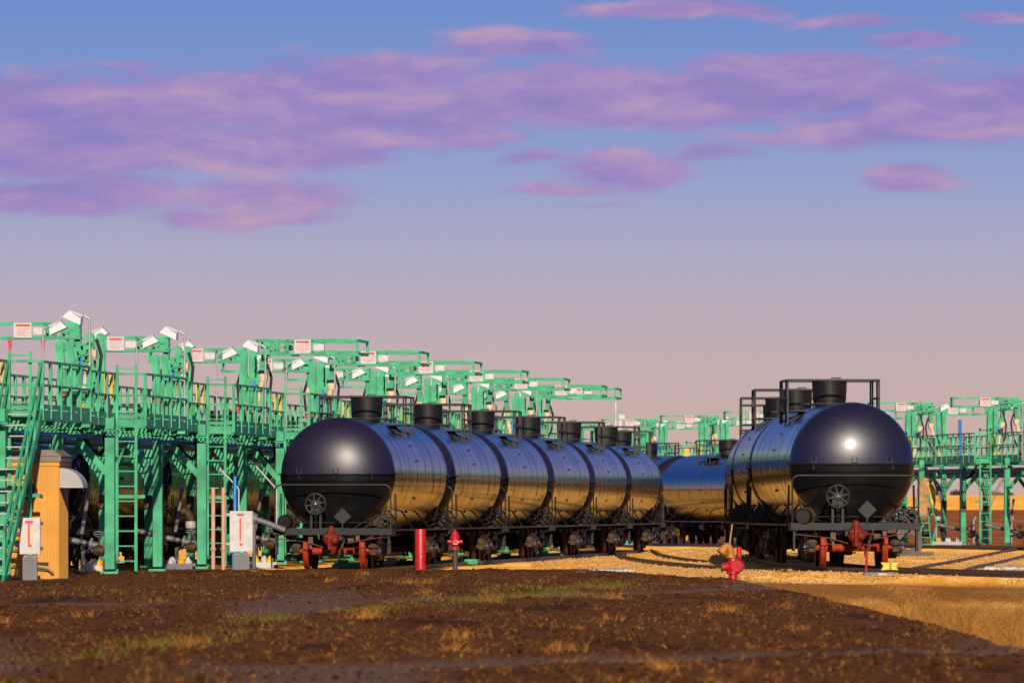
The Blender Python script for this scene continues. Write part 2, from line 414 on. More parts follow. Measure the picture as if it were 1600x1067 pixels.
# distant train on the curve
BH = R(-10.4)
bl = ['blue-reflecting black tank car standing across the gap between the two trains',
      'blue-reflecting tank car partly hidden behind the end of the long train',
      'tank car of the far curve hidden behind the glinting car']
for (px, d), l in zip(((1138,400),(1013,417.7),(1275,382.3)), bl):
    p = pt(px, d); place_car(p.x, p.y, BH, l, 'tank cars on the far curve')
# shaded train inside the left rack
wl0 = -32.0
for i in range(7):
    p = lw(wl0, 234.5+9.0+18.0*i)
    place_car(p.x, p.y, TH, 'shaded black tank car under the green loading rack, %s from the yellow shed' % ordn[i], 'tank cars under the loading rack')

# ------------------------------------------------------------------ loading rack
def make_sign(mb_white, mb_red, mb_pink, x0, z0, w, h, y):
    mb_white.box((x0,y,z0),(w,.012,h))
    mb_red.box((x0,y-.009,z0+h*.33),(w*.8,.006,h*.15))
    for k, ww in enumerate((.78,.62,.74,.5)):
        mb_pink.box((x0,y-.009,z0+h*(.12-.15*k)),(w*ww,.006,h*.055))

def make_arm(folded=False, left=False):
    """boom reaches along +X from the mast; origin on the deck"""
    a = thing('tank_loader', 'green loading arm', 'loading arm')
    m = MB(); mh = 1.72 if folded else 2.15
    for x0, xt in ((-.42,-.36),(-.14,-.10)):
        if folded: xt -= .22
        poly = [(x0-.07,0.0),(x0+.09,0.0),(xt+.10,mh)]
        for k in range(7): an = math.pi*k/6; poly.append((xt+.01+.10*math.cos(an), mh+.03+.11*math.sin(an)))
        poly.append((xt-.09,mh))
        for yy in (-.16,.16): m.prism(poly,(0,yy,0),(1,0,0),(0,0,1),(0,1,0),.05)
        for z in (.4,1.0,1.6): m.cyl((x0+.01+(xt-x0)*z/2.2,-.16,z),(x0+.01+(xt-x0)*z/2.2,.16,z),.04,8)
    m.box((-.26,0,.06),(.55,.5,.12))
    if not folded: m.prism([(-.05,1.35),(.10,1.25),(.30,1.75),(.34,2.55),(.16,2.55),(.15,1.9)],(0,0,0),(1,0,0),(0,0,1),(0,1,0),.22)
    m.prism([(-.12,.0),(-.02,.0),(.10,1.3),(-.02,1.4)],(0,.05,0),(1,0,0),(0,0,1),(0,1,0),.14)
    m.build('mast', M['green'], a)
    b = MB(); L = 3.05; z0, z1 = 2.17, 2.53
    HY = .22 if (left or folded) else 1.5
    for yy in (-HY,HY):
        for z in (z0,z1): b.bar((.15,yy,z),(L,yy,z),.07,.08)
        for x in (.2,1.05,1.75,L-.04): b.bar((x,yy,z0),(x,yy,z1),.07,.07,(0,1,0))
    for yy in (-.22,.22):
        b.box((.30,yy,2.35),(.26,.05,.30)); b.bar((.15,yy,2.35),(1.05,yy,2.35),.05,.05); b.bar((.62,yy,z0),(.62,yy,z1),.06,.08,(0,1,0)); b.bar((.84,yy,z0),(.84,yy,z1),.06,.05,(0,1,0))
    for x in (.2,1.05,L-.04):
        for z in (z0,z1): b.bar((x,-HY,z),(x,HY,z),.06,.06)
    b.cyl((.5,-.3,2.35),(.5,.3,2.35),.10,14)
    b.cyl((.95,-.27,2.35),(.95,.27,2.35),.08,14)
    bo = b.build('boom', M['green'], a)
    if folded:
        Rm = Matrix.Translation((.2,0,2.3)) @ Matrix.Rotation(R(-72),4,'Y') @ Matrix.Rotation(R(0),4,'Z') @ Matrix.Translation((-.2,0,-2.35)) 
        Rm = Matrix.Translation((-.02,.0,1.75)) @ Matrix.Rotation(R(80),4,'Y') @ Matrix.Scale(.62,4,(1,0,0)) @ Matrix.Translation((-.2,0,-2.35))
        bo.data.transform(Rm)
    else:
        w, r_, p = MB(), MB(), MB()
        make_sign(w, r_, p, 1.62 if left else 1.48, 2.36, .46, .38, -HY-.05)
        w.box((1.20 if left else 1.93,-HY-.042,2.34),(.30,.012,.18))
        s = w.build('sign_board', M['white'], a, False); r_.build('sign_heading', M['redmark'], s, False); p.build('sign_lines', M['pinkmark'], s, False)
    d = MB()
    d.tube([(.22,-.02,1.52),(.16,-.1,1.30),(.02,-.14,.7),(-.14,-.14,.15),(-.2,-.1,-.02)],.085,12)
    for q in ((.2,-.04,1.45),(.12,-.1,1.1),(.02,-.14,.7)): d.lathe(q,[(0,-.05),(.13,-.05),(.13,.05),(0,.05)],14,(.3,.1,1))
    d.box((.22,0,1.55),(.2,.26,.16)); d.tube([(-.34,-.12,.95),(-.36,-.14,.1)],.05,8); d.lathe((-.18,-.14,.12),[(0,-.14),(.16,-.1),(.18,.05),(.1,.16),(0,.18)],14)
    d.build('drop_pipe', M['cream'], a)
    y = MB(); y.box((-.26,-.2,.45),(.16,.05,.07)); y.cyl((-.02,-.24,.2),(-.02,-.24,.32),.09,12); y.build('valve', M['yellow'], a)
    c = MB(); c.cyl((-.22,-.2,.35),(.02,-.12,1.25),.05,10); c.build('hydraulic_cylinder', M['green_dull'], a)
    bp = MB(); bp.cyl((-.02,-.24,.75),(-.02,-.24,1.30),.04,10); bp.cyl((-.02,-.24,1.30),(-.02,-.24,1.42),.025,8); bp.build('gas_bottle', M['bluebright'], a)
    rv = MB(); rv.torus((-.45,-.26,.62),(0,1,0),.10,.025,16,6); rv.box((-.45,-.25,.62),(.2,.03,.03)); rv.box((-.45,-.2,.62),(.04,.1,.04)); rv.build('hand_wheel', M['red'], a)
    h = MB(); h.tube([(.3,.1,1.9),(.42,.12,1.5),(.36,.1,.9),(.1,.12,.4),(-.05,.1,0)],.04,8); h.build('hose', M['hose'], a)
    return a

def make_lamp():
    l = thing('lamp_post', 'lamp', 'lamp post')
    p = MB(); p.cyl((0,0,-.22),(0,0,2.28),.024,10); p.cyl((0,0,-.02),(0,0,.02),.07,12); p.cyl((0,0,.50),(0,0,.53),.05,12); p.cyl((0,0,1.15),(0,0,1.18),.05,12)
    p.tube([(0,0,2.26),(-.12,0,2.33),(-.5,0,2.42)],.028,8); p.build('pole', M['polegrey'], l)
    h = MB(); rot = Matrix.Rotation(R(24),3,'Y')
    o = Vector((-.36,0,2.30))
    pr = [(-.24,-.10),(.22,-.10),(.17,.05),(-.17,.08)]
    h.prism(pr, o, rot@Vector((1,0,0)), rot@Vector((0,0,1)), (0,1,0), .42)
    h.build('lamp_head', M['lampwhite'], l)
    k = MB(); k.box(o+rot@Vector((0,0,.11)),(.34,.2,.07),rot); k.build('ballast_box', M['steel'], l)
    return l

ARM = make_arm(False); ARML = make_arm(False, True); ARMF = make_arm(True); LAMP = make_lamp()
LADW = .23
state = {'arm': False, 'arml': False, 'armf': False, 'lamp': False}
def use(kind, proto):
    if not state[kind]: state[kind] = True; return proto
    return dup(proto)

DK = 3.75
def make_rack(name, label, base, th, sx, k0, k1, plad, decks, detail=True):
    """local X lateral (times sx), Y along the track, columns every 9.45 m"""
    r = thing(name, label, 'loading rack', base, -th)
    P = 9.45
    X = lambda v: v*sx
    Y0, Y1 = k0*P-.4, k1*P+.4
    # the stepped-out bays
    bays = []
    n = -12
    while True:
        a = plad+18.9*n; n += 1
        if a > Y1-2: break
        if a < Y0-1: continue
        bays.append((a, min(a+8.5, Y1)))
    def edge(y):
        for a, b in bays:
            if a <= y <= b: return .6
        return -.12
    for k in range(k0, k1+1):
        y = k*P
        c = MB(); c.box((X(0),y,DK/2-.25+.06),(.23,.20,DK-.62)); c.box((X(0),y,.03),(.42,.4,.06)); c.box((X(0),y,3.42),(.36,.3,.03))
        c.build('column', M['green'], r)
        yb = y+5.0
        c = MB(); c.box((X(-2.0),yb,DK/2-.19),(.22,.22,DK-.5)); c.box((X(-2.0),yb,.03),(.42,.4,.06)); c.build('column', M['green'], r)
        b = MB(); b.bar((X(-.08),y,2.42),(X(-1.0),y,3.46),.15,.15,(0,1,0)); b.build('brace', M['green'], r)
        b = MB(); b.bar((X(-2.05),yb,2.35),(X(-2.85),yb,3.46),.14,.14,(0,1,0)); b.bar((X(-1.95),yb,2.35),(X(-1.1),yb,3.46),.14,.14,(0,1,0)); b.build('brace', M['green'], r)
        g = MB(); g.box((X(-.28),y-.02,3.59),(.78,.22,.27)); g.box((X(-1.6),y,3.56),(2.5,.14,.2)); g.build('cross_beam', M['green'], r); g = MB(); g.box((X(-1.4),yb,3.56),(3.0,.14,.2)); g.build('cross_beam', M['green'], r)
        j = MB(); j.box((X(-2.0),yb-.16,1.75),(.2,.12,.34)); j.box((X(-2.0),yb-.225,1.75),(.12,.02,.18)); j.build('junction_box', M['rust'], r)
        if k%2 == 0:
            j = MB(); j.box((X(0),y-.14,1.55),(.22,.1,.2)); j.build('junction_box', M['rust'], r) if sx < 0 else None
    # deck: main strip and the bays
    d = MB()
    for q in range(27): d.box((X(-.15-.105*q),(Y0+Y1)/2,DK-.03),(.028,Y1-Y0,.04))
    for a, b in bays:
        for q in range(7): d.box((X(-.10+.1*q),(a+b)/2,DK-.03),(.026,b-a,.04))
    y = Y0
    while y < Y1: d.bar((X(-2.88),y,DK-.06),(X(-.12),y,DK-.06),.03,.03); y += 1.05
    d.build('deck', M['green_dull'], r)
    for xx in (-.14,-2.88):
        f = MB(); f.box((X(xx),(Y0+Y1)/2,3.63),(.10,Y1-Y0,.18)); f.build('edge_beam', M['green'], r)
    for a, b in bays:
        f = MB(); f.box((X(.57),(a+b)/2,3.61),(.08,b-a,.22)); f.box((X(.2),a+.04,3.61),(.7,.08,.22)); f.box((X(.2),b-.04,3.61),(.7,.08,.22)); f.build('edge_beam', M['green'], r)
    # railings: a list of straight runs
    runs = []
    cur = Y0
    for a, b in bays:
        if a > cur: runs.append((-.12,cur,-.12,a))
        runs.append((-.12,a,.6,a)); runs.append((.6,a,.6,b)); runs.append((.6,b,-.12,b)); cur = b
    if cur < Y1: runs.append((-.12,cur,-.12,Y1))
    y = Y0
    while y < Y1: runs.append((-2.88,y,-2.88,min(y+P,Y1))); y += P
    runs.append((-2.88,Y0,-1.0,Y0))
    for x0,y0,x1,y1 in runs:
        p, q = Vector((X(x0),y0,0)), Vector((X(x1),y1,0)); L = (q-p).length
        m = MB(); n = max(1, round(L/(1.6 if sx > 0 else 1.15))); z = Vector((0,0,1))
        for i in range(n+1):
            c = p+(q-p)*i/n; m.bar(c+z*(DK-.2), c+z*4.80, .07, .075, (1,0,0) if abs(y1-y0) > .1 else (0,1,0))
        for zz, hh in ((4.80,.055),(4.28,.05)): m.bar(p+z*zz,q+z*zz,.05,hh)
        m.bar(p+z*3.81,q+z*3.81,.015,.10)
        m.build('railing', M['green'], r)
    for a, b in bays:
        l = MB(); ya = a-.12; xm = .16
        for s in (-1,1):
            l.bar((X(xm+s*.23),ya,.05),(X(xm+s*.23),ya,5.02),.07,.045)
        z = .3
        while z < 4.0: l.bar((X(xm-.23),ya,z),(X(xm+.23),ya,z),.03,.03); z += .36
        l.bar((X(xm-.23),ya,4.93),(X(xm+.23),ya,4.93),.03,.03); l.bar((X(xm-.3),ya,1.85),(X(xm+.45),ya,1.85),.06,.08)
        l.build('ladder', M['green'], r)
        g = MB(); 
        for dx in (-.32,-.18): g.box((X(dx),a-.35,4.52),(.075,.05,.62))
        g.build('safety_gate', M['yellow'], r)
    for xx, zz, rr in ((-1.3,3.22,.10),(-1.62,3.18,.07),(-2.6,3.05,.12),(-.75,3.28,.05)):
        p = MB(); p.cyl((X(xx),Y0,zz),(X(xx),Y1,zz),rr,12); p.build('pipe', M['blue'], r)
    for k in range(k0, k1+1, 2):
        h = MB(); y = k*P+1.2
        for q in range(3):
            y2 = y+q*.25
            h.tube([(X(-.9),y2,3.45),(X(-.7),y2+.1,3.05),(X(-.45),y2+.15,2.85),(X(-.3),y2+.1,3.05),(X(-.35),y2,3.4)],.025,6)
        h.build('hanging_hose', M['hose'], r)
    return r, bays

# left rack
O0 = inv(172, 217); LB = lw(O0[0], O0[1])
rackL, baysL = make_rack('loading_rack', 'long green steel loading rack with stairs, behind the long black train', LB, TH, 1, -2, 19, 2.0, True)
# its stairs, a part of the rack
sm = MB(); y0, y1 = -23.4, -17.1; xa, xb = .66, -.08
for x in (xa, xb):
    sm.prism([(0,0),(.32,0),(y1-y0,DK-.22),(y1-y0,DK),(y1-y0-.1,DK)], (x,y0,0),(0,1,0),(0,0,1),(1,0,0),.06)
    for off in (.55,1.05):
        sm.bar((x,y0+.25,off),(x,y1,DK+off),.055,.055)
    for k in range(6):
        f = k/5; yy = y0+.25+(y1-y0-.25)*f; sm.bar((x,yy,DK*f),(x,yy,DK*f+1.05),.06,.06)
sm.build('stair_frame', M['green'], rackL)
for k in range(15):
    f = (k+1)/15.5; t = MB(); t.box(((xa+xb)/2,y0+.1+(y1-y0)*f,DK*f),(.70,.27,.03)); t.build('stair_tread', M['greylight'], rackL)
po = MB()
for x in (xa, xb): po.box((x,y1,DK+.4),(.10,.10,1.3))
po.bar((xa+.0,y1,4.8),(xa-.55,y1,4.8),.08,.06); po.build('stair_post', M['green'], rackL)

def arm_at(base, th, X, Y, left, label, group, folded=False):
    a = use('armf', ARMF) if folded else use('arml', ARML) if left else use('arm', ARM)
    c, s = math.cos(th), math.sin(th)
    a.location = (base.x+X*c+Y*s, base.y-X*s+Y*c, DK)
    a.rotation_euler = (0,0,-th)
    a.scale = (-1,1,1) if left else (1,1,1)
    a['label'] = label; a['group'] = group
    return a
def lamp_at(base, th, X, Y, right, label, group):
    a = use('lamp', LAMP); c, s = math.cos(th), math.sin(th)
    a.location = (base.x+X*c+Y*s, base.y-X*s+Y*c, DK); a.rotation_euler = (0,0,-th); a.scale = (-1,1,1) if right else (1,1,1)
    a['label'] = label; a['group'] = group
for k in range(9):
    nm = ordn[k] if k < 8 else 'ninth'
    lbl = ('%s folded green loading arm from the stairs, boom hanging down' % nm) if k < 2 else ('green loading arm reaching over the long train, %s boom counted from the near end' % ordn[k-2])
    arm_at(LB, TH, -.9, 2.0+18.9*k-(10.9 if k == 8 else 0), False, lbl, 'loading arms over the long train', k < 2)
    if k < 8:
        arm_at(LB, TH, -2.5, 15.0+18.9*k, True, 'green loading arm reaching over the shaded cars, %s boom counted from the stairs' % ordn[k], 'loading arms over the shaded cars')
    if k < 8:
        lamp_at(LB, TH, -.05, -3.4+18.9*k, False, 'white lamp post on the track-side rack railing, %s from the stairs' % ordn[k], 'lamp posts of the rack')
        lamp_at(LB, TH, -2.8, 8.8+18.9*k, True, 'white lamp post on the far-side rack railing, leaning head, %s from the stairs' % ordn[k], 'lamp posts of the rack')
        lamp_at(LB, TH, -2.75, 16.6+18.9*k, True, 'white lamp post beside the arm over the shaded cars, %s from the stairs' % ordn[k], 'lamp posts of the rack')
# red tags hanging from the first boom
for i, dx in enumerate((-1.1,-1.95)):
    t = MB(); c = lw(O0[0]-2.5+dx, O0[1]+15.0-.28)
    t.tube([(0,0,5.93),(.01,0,5.85)],.006,6); t.prism([(-.06,5.86),(.07,5.88),(.05,5.66),(.02,5.52),(-.03,5.62)],(0,0,0),(1,0,0),(0,0,1),(0,1,0),.02)
    o = t.build('warning_tag', M['red'], None); o.location = (c.x, c.y, 0)
    tag(o, 'red tag hanging from the first sign boom, %s' % ('nearer the mast' if i == 0 else 'farther out from the mast'), 'tag', 'red tags on the boom')

# right rack
RH = R(-8.5); RB = pt(1505, 396)
rackR, baysR = make_rack('loading_rack', 'distant green steel loading rack on the far side of the gravel yard', RB, RH, -1, -6, 13, 13.4, True)
ks = list(range(-3, 6))
for i, k in enumerate(ks):
    nm = (ordn+['ninth'])[i]
    arm_at(RB, RH, .9, 10.8+18.9*k, True, 'green arm on the distant rack facing the yard, %s from its near end' % nm, 'loading arms of the distant rack')
    arm_at(RB, RH, 2.5, 4.8+18.9*k, False, 'green arm on the distant rack facing the fields, %s from its near end' % nm, 'loading arms of the distant rack')
    lamp_at(RB, RH, .05, 6.5+18.9*k, True, 'white lamp post on the yard side of the distant rack, %s from its near end' % nm, 'lamp posts of the distant rack')
    lamp_at(RB, RH, 2.8, 1.5+18.9*k, False, 'white lamp post on the field side of the distant rack, %s from its near end' % nm, 'lamp posts of the distant rack')

# ------------------------------------------------------------------ pipe manifolds and hoses under the racks
def make_manifold():
    m = thing('pipe_manifold', 'manifold', 'pipework')
    p = MB(); p.tube([(-1.2,0,1.0),(.0,0,.72),(.1,0,.7)],.075,12); p.tube([(.1,0,.7),(.5,0,.62),(.62,.0,.45),(.62,0,.02)],.09,12)
    p.tube([(-.1,.1,.02),(-.1,.1,.5),(.3,.1,.62)],.06,10)
    for x,z in ((.1,.7),(.45,.63)): p.lathe((x,0,z),[(0,-.03),(.16,-.03),(.16,.03),(0,.03)],16,(1,0,-.2))
    p.lathe((.62,0,.3),[(0,-.03),(.17,-.03),(.17,.03),(0,.03)],16)
    p.build('pipe', M['pipegrey'], m)
    v = MB(); v.lathe((.3,-.08,.55),[(0,-.16),(.12,-.12),(.15,0),(.12,.12),(0,.16)],16,(1,0,0)); v.tube([(.3,-.1,.6),(.3,-.1,.95)],.02,6); v.build('valve', M['brass'], m)
    w = MB(); w.torus((.3,-.1,.95),(0,.5,1),.13,.016,20,6); w.bar((.17,-.1,.95),(.43,-.1,.95),.02,.02); w.build('hand_wheel', M['steel'], m)
    e = MB(); e.tube([(-.12,.0,.95),(.05,.02,2.1)],.05,8); e.build('riser', M['pipegrey'], m)
    return m
def make_nozzle():
    m = thing('loading_nozzle', 'nozzle', 'nozzle')
    b = MB(); b.tube([(-.3,0,1.45),(-.15,-.02,1.5),(.0,-.04,1.47),(.1,-.04,1.33),(.1,-.02,1.18)],.13,14,r2=.09); b.lathe((-.3,0,1.45),[(0,-.04),(.19,-.04),(.19,.04),(0,.04)],16,(1,0,.2)); b.build('elbow', M['brass'], m)
    r = MB(); r.lathe((.1,-.02,1.14),[(0,-.09),(.13,-.09),(.15,0),(.13,.09),(0,.09)],14); r.build('collar', M['greylight'], m)
    h = MB(); h.tube([(.1,-.02,1.1),(.18,0,.8),(.32,0,.5),(.45,0,.2),(.5,0,.03)],.075,10); h.build('hose', M['hose'], m)
    return m
MAN = make_manifold(); NOZ = make_nozzle()
manspots = [(LB,TH,-.75,1.5),(LB,TH,-.75,20.4),(LB,TH,-.75,39.3),(RB,RH,.55,2.5),(RB,RH,.55,-8.0),(RB,RH,.55,12.6)]
mlab = ['grey pipe manifold behind the ladder next to the yellow shed','grey pipe manifold beside the two primer pink pipes','grey pipe manifold at the third ladder of the near rack',
        'grey pipe manifold at the distant rack column beside the ladder','grey pipe manifold at the distant rack nearest the picture edge','grey pipe manifold at the distant rack by the green steps']
for i, (b, th, X, Y) in enumerate(manspots):
    o = MAN if i == 0 else dup(MAN); c, s = math.cos(th), math.sin(th)
    o.location = (b.x+X*c+Y*s, b.y-X*s+Y*c, 0 if b is LB else -.12); o.rotation_euler = (0,0,-th); tag(o, mlab[i], None, 'pipe manifolds under the racks')
for i, (px, d, l) in enumerate(((292,238,'ochre loading nozzle with drooping black hose between the first green columns'),(452,262,'ochre loading nozzle tucked behind the head of the long train'),(1462,399,'ochre loading nozzle at the distant rack'))):
    o = NOZ if i == 0 else dup(NOZ); o.location = pt(px, d); tag(o, l, None, 'loading nozzles')
tp = thing('canvas_hood', 'tan canvas hood with yellow flap hanging at the distant rack', 'hood', pt(1447,402,0))
m = MB(); m.prism([(-.35,1.35),(-.42,1.9),(-.38,2.5),(-.15,2.95),(.12,2.9),(.36,2.5),(.42,1.95),(.34,1.3),(.1,1.05),(-.15,1.0)],(0,0,0),(1,0,0),(0,0,1),(0,1,0),.35); m.build('hood', M['tan'], tp)
m = MB(); m.prism([(0.0,2.75),(.2,2.7),(.36,2.3),(.34,1.75),(.24,1.7),(.16,2.2)],(0,-.2,0),(1,0,0),(0,0,1),(0,1,0),.06); m.build('flap', M['yellow'], tp)
m = MB(); m.prism([(.3,2.8),(.5,2.7),(.75,2.0),(.62,1.95),(.5,2.3)],(0,.1,0),(1,0,0),(0,0,1),(0,1,0),.1); m.build('rear_flap', M['grey'], tp)
# green steps by the distant rack
gs = thing('steel_steps', 'small green steel steps beside the distant rack', 'steps', pt(1442,385,-.1), R(6))
m = MB()
for x in (-.3,.3): m.bar((x,-.5,0),(x,.7,1.5),.05,.14); m.bar((x+.25,-.5,.9),(x+.0,.7,2.3),.05,.05); m.bar((x,-.45,0),(x+.2,-.45,.95),.05,.05)
m.build('frame', M['green'], gs)
for k in range(5):
    t = MB(); t.box((0,-.4+.24*k,.15+.3*k),(.6,.2,.035)); t.build('tread', M['green'], gs)
# upright pipes beside the near rack
for px, z1, mk, l in ((333,1.97,'pink','primer pink upright pipe beside the ladder, left of a matching one'),(349,1.97,'pink','primer pink upright pipe nearest the white gauge cabinet')):
    m = MB(); m.cyl((0,0,0),(0,0,2.1),.055,12); m.cyl((0,0,.5),(0,0,.56),.08,12); o = m.build('upright_pipe', M[mk], None); o.location = pt(px,232); tag(o, l, 'pipe', 'upright pipes')
m = MB(); m.cyl((0,0,.4),(0,0,2.4),.045,12); m.cyl((0,0,0),(0,0,.4),.08,12); o = m.build('upright_pipe', M['bluebright'], None); o.location = pt(367,236); tag(o, 'bright blue upright pipe behind the white gauge cabinet', 'pipe', 'upright pipes')
m = MB(); m.tube([(0,0,.0),(0,0,2.05),(-.06,0,2.15),(-.5,0,2.6)],.022,8); o = m.build('conduit', M['white'], None); o.location = pt(373,236.4); tag(o, 'thin white conduit bending up beside the blue pipe', 'conduit')
m = MB(); m.tube([(0,0,.0),(0,0,2.05),(-.06,0,2.15),(-.55,0,2.7)],.022,8); o = m.build('conduit', M['white'], None); o.location = pt(432,243); tag(o, 'thin white conduit bending up behind the nearest black tank head', 'conduit')
m = MB(); m.box((0,0,2.72),(1.15,.2,.13)); m.cyl((-.4,0,0),(-.4,0,2.7),.05,8); m.cyl((.45,0,0),(.45,0,2.7),.05,8); o = m.build('pipe_support', M['white'], None); o.location = pt(332,262); tag(o, 'white pipe support standing under the near rack', 'support')
# grey inclined arm from the white cabinet to the long train
m = MB(); m.tube([(0,0,1.3),(.35,0,1.18),(.8,0,1.0)],.08,12); m.cyl((0,0,0),(0,0,1.35),.05,8); m.lathe((.0,0,1.3),[(0,-.06),(.15,-.06),(.15,.06),(0,.06)],14,(1,0,-.3))
o = m.build('transfer_pipe', M['grey'], None); o.location = pt(397,236); tag(o, 'dark sloping transfer pipe between white cabinet and nearest black tank car', 'pipe')

# ------------------------------------------------------------------ yellow shed, cabinets
sd = thing('yellow_shed', 'narrow ochre yellow metal shed with curved grey vent hood under the rack', 'shed', lw(-27.33, 199.6), -TH)
# local: right face at x = 0.73
m = MB(); xr = .80; W = 1.30; D = 1.6; H = 2.5
n = 18
for k in range(n):                               # vertical ribs, front
    x = xr-W+W*(k+.5)/n; m.box((x,-.012,H/2),(W/n*.55,.024,H))
n = 20
for k in range(n): m.box((xr+.012,D*(k+.5)/n,H/2),(.024,D/n*.55,H))
m.box((xr-W/2,D/2,H/2-.002),(W,D,H)); m.build('wall', M['shed'], sd)
m = MB(); m.box((xr-W/2,D/2,H+.16),(W+.16,D+.16,.12)); m.prism([(-W/2-.1,0),(W/2+.1,0),(W/2-.1,.14),(-W/2+.1,.14)],(xr-W/2,D/2,H+.22),(1,0,0),(0,0,1),(0,1,0),D+.2); m.build('roof', M['shedroof'], sd)
m = MB(); m.box((xr-W/2,D/2,H+.05),(W+.08,D+.08,.1)); m.build('fascia', M['shed'], sd)
m = MB(); poly = [(0,0)]+[(.52*math.sin(math.pi/2*k/10),.44*math.cos(math.pi/2*k/10)) for k in range(11)]
m.prism(poly,(xr+.03,.5,2.02),(1,0,0),(0,0,1),(0,1,0),.85); m.build('vent_hood', M['greylight'], sd)
m = MB()
for z in (1.85,1.25,.7,.35,.22):
    m.cyl((xr-.45,-.04,z),(xr-.45+(.12 if z>.5 else .25),-.1,z),.03,8)
m.tube([(xr-.55,-.08,.25),(xr-.2,-.1,.22),(xr-.08,-.1,.12)],.035,8); m.build('fittings', M['chrome'], sd)
m = MB(); m.lathe((xr-.62,-.16,1.95),[(0,-.1),(.16,-.08),(.19,0),(.16,.1),(0,.12)],16,(0,1,0)); m.build('gauge', M['under'], sd)

def cabinet(px, d, zb, zt, w, label, seed):
    c = thing('gauge_cabinet', label, 'cabinet', pt(px, d, 0), 0, 'white gauge cabinets')
    h = zt-zb
    m = MB(); m.box((0,0,(zb+zt)/2),(w,.22,h)); m.box((0,-.115,(zb+zt)/2),(w-.04,.012,h-.04)); m.build('box', M['white'], c, False)
    m = MB()
    for k in range(int(h/.06)): m.cyl((w/2+.012,-.05,zb+.04+k*.06),(w/2+.03,-.05,zb+.04+k*.06),.014,6)
    m.cyl((-w/2-.1,0,zt-.1),(-w/2,0,zt-.1),.05,10); m.cyl((-w/2-.1,0,zb+.2),(-w/2,0,zb+.2),.05,10); m.cyl((-.1,0,zb-.06),(-.1,0,zb),.05,8); m.cyl((.1,0,zb-.06),(.1,0,zb),.05,8)
    m.build('fittings', M['greylight'], c)
    m = MB(); y = -.126
    m.box((-.02,y,zt-.09),(.17,.006,.06)); m.box((-.02,y,(zb+zt)/2+.05),(.045,.006,h*.56)); m.box((0,y,zb+.19),(.08,.006,.06)); m.build('red_symbol', M['redmark'], c, False)
    m = MB()
    for sx in (-.085,.05):
        m.box((sx-.005,y,(zb+zt)/2+.04),(.05,.005,h*.5))
    m.build('scale_strip', M['cream'], c, False)
    m = MB(); m.box((0,.02,(zb-.06)/2),(w*.72,.24,zb-.06)); m.build('base_box', M['grey'], c, False)
cabinet(377, 231, .46, 1.50, .58, 'white gauge cabinet with red bar symbol beside the blue upright pipe', 1)
cabinet(47, 197.5, .57, 1.36, .44, 'white gauge cabinet with red bar symbol at the foot of the stairs', 2)

# ------------------------------------------------------------------ small yard objects
b = thing('bollard', 'plain red round post in front of the long train', 'bollard', pt(657,230,0))
m = MB(); m.lathe((0,0,0),[(.142,-.1),(.142,1.02),(.135,1.04),(0,1.045)],28); m.build('post', M['red'], b)
m = MB(); m.box((.02,-.142,.35),(.025,.01,.035)); m.build('tag', M['white'], b)
h = thing('fire_hydrant', 'red hydrant head on a dark brown standpipe right of the red post', 'hydrant', pt(711,231,0))
m = MB(); m.lathe((0,0,0),[(.07,-.1),(.07,.5),(.12,.5),(.12,.54),(0,.54)],20); m.build('standpipe', M['hydrant_post'], h)
m = MB(); m.lathe((0,0,0),[(.13,.53),(.13,.57),(.105,.58),(.105,.80),(.125,.81),(.125,.85),(.10,.88),(.07,.97),(.035,.99),(.035,1.03),(0,1.03)],24)
m.cyl((-.19,0,.72),(.19,0,.72),.05,14); m.cyl((0,-.2,.70),(0,0,.70),.065,16); m.build('hydrant_body', M['red'], h)
m = MB(); m.tube([(.05,-.2,.76),(.09,-.22,.70),(.04,-.22,.65),(-.05,-.22,.66)],.012,6); m.build('chain', M['white'], h)
fm = thing('fire_monitor', 'squat red hydrant with brass monitor nozzle between the two trains', 'fire monitor', pt(1144,209,0))
m = MB(); m.lathe((.02,0,0),[(.10,-.15),(.10,.05),(.15,.06),(.15,.12),(.11,.14),(.125,.3),(.10,.42),(0,.42)],22)
m.lathe((.13,-.02,.24),[(0,-.17),(.13,-.17),(.15,-.12),(.15,.05),(.11,.1),(0,.1)],18,(.2,1,0)); m.lathe((-.1,0,.22),[(0,-.14),(.09,-.14),(.10,0),(.08,.05)],16,(1,.2,0)); m.lathe((.16,.05,.56),[(0,-.16),(.06,-.16),(.06,.12),(0,.12)],12)
m.build('hydrant_body', M['red'], fm)
m = MB(); m.tube([(-.03,0,.42),(-.03,0,.58),(-.08,-.02,.68),(-.16,-.04,.70)],.085,14); m.lathe((-.17,-.05,.66),[(0,-.16),(.12,-.16),(.10,-.05),(.07,.08),(0,.1)],16,(.6,.2,.8)); m.lathe((-.03,0,.46),[(0,-.03),(.12,-.03),(.12,.03),(0,.03)],16); m.build('nozzle', M['cream'] if False else mat('brass_orange',(.55,.22,.04),.35,.3), fm)
m = MB(); m.tube([(-.06,-.02,.72),(.0,-.02,1.2)],.018,8); m.build('handle', M['tan'], fm)
m = MB(); m.torus((-.24,-.05,.2),(1,.1,0),.08,.02,18,6); m.tube([(.15,-.1,.45),(.22,-.12,.5),(.3,-.12,.48)],.018,6); m.build('hand_wheel', M['chrome'], fm)
sw = thing('switch_target', 'yellow bow-tie switch target on a grey box in front of the glinting tank car', 'switch target', pt(1390,207,.04))
m = MB(); m.prism([(-.20,-.09),(-.14,0),(-.20,.09),(0,.075),(.20,.09),(.14,0),(.20,-.09),(0,-.075)],(0,-.02,.21),(1,0,0),(0,0,1),(0,1,0),.015); m.build('target', mat('lemon_yellow_target',(.70,.50,.03),.5,var=.12,vscale=9), sw)
m = MB()
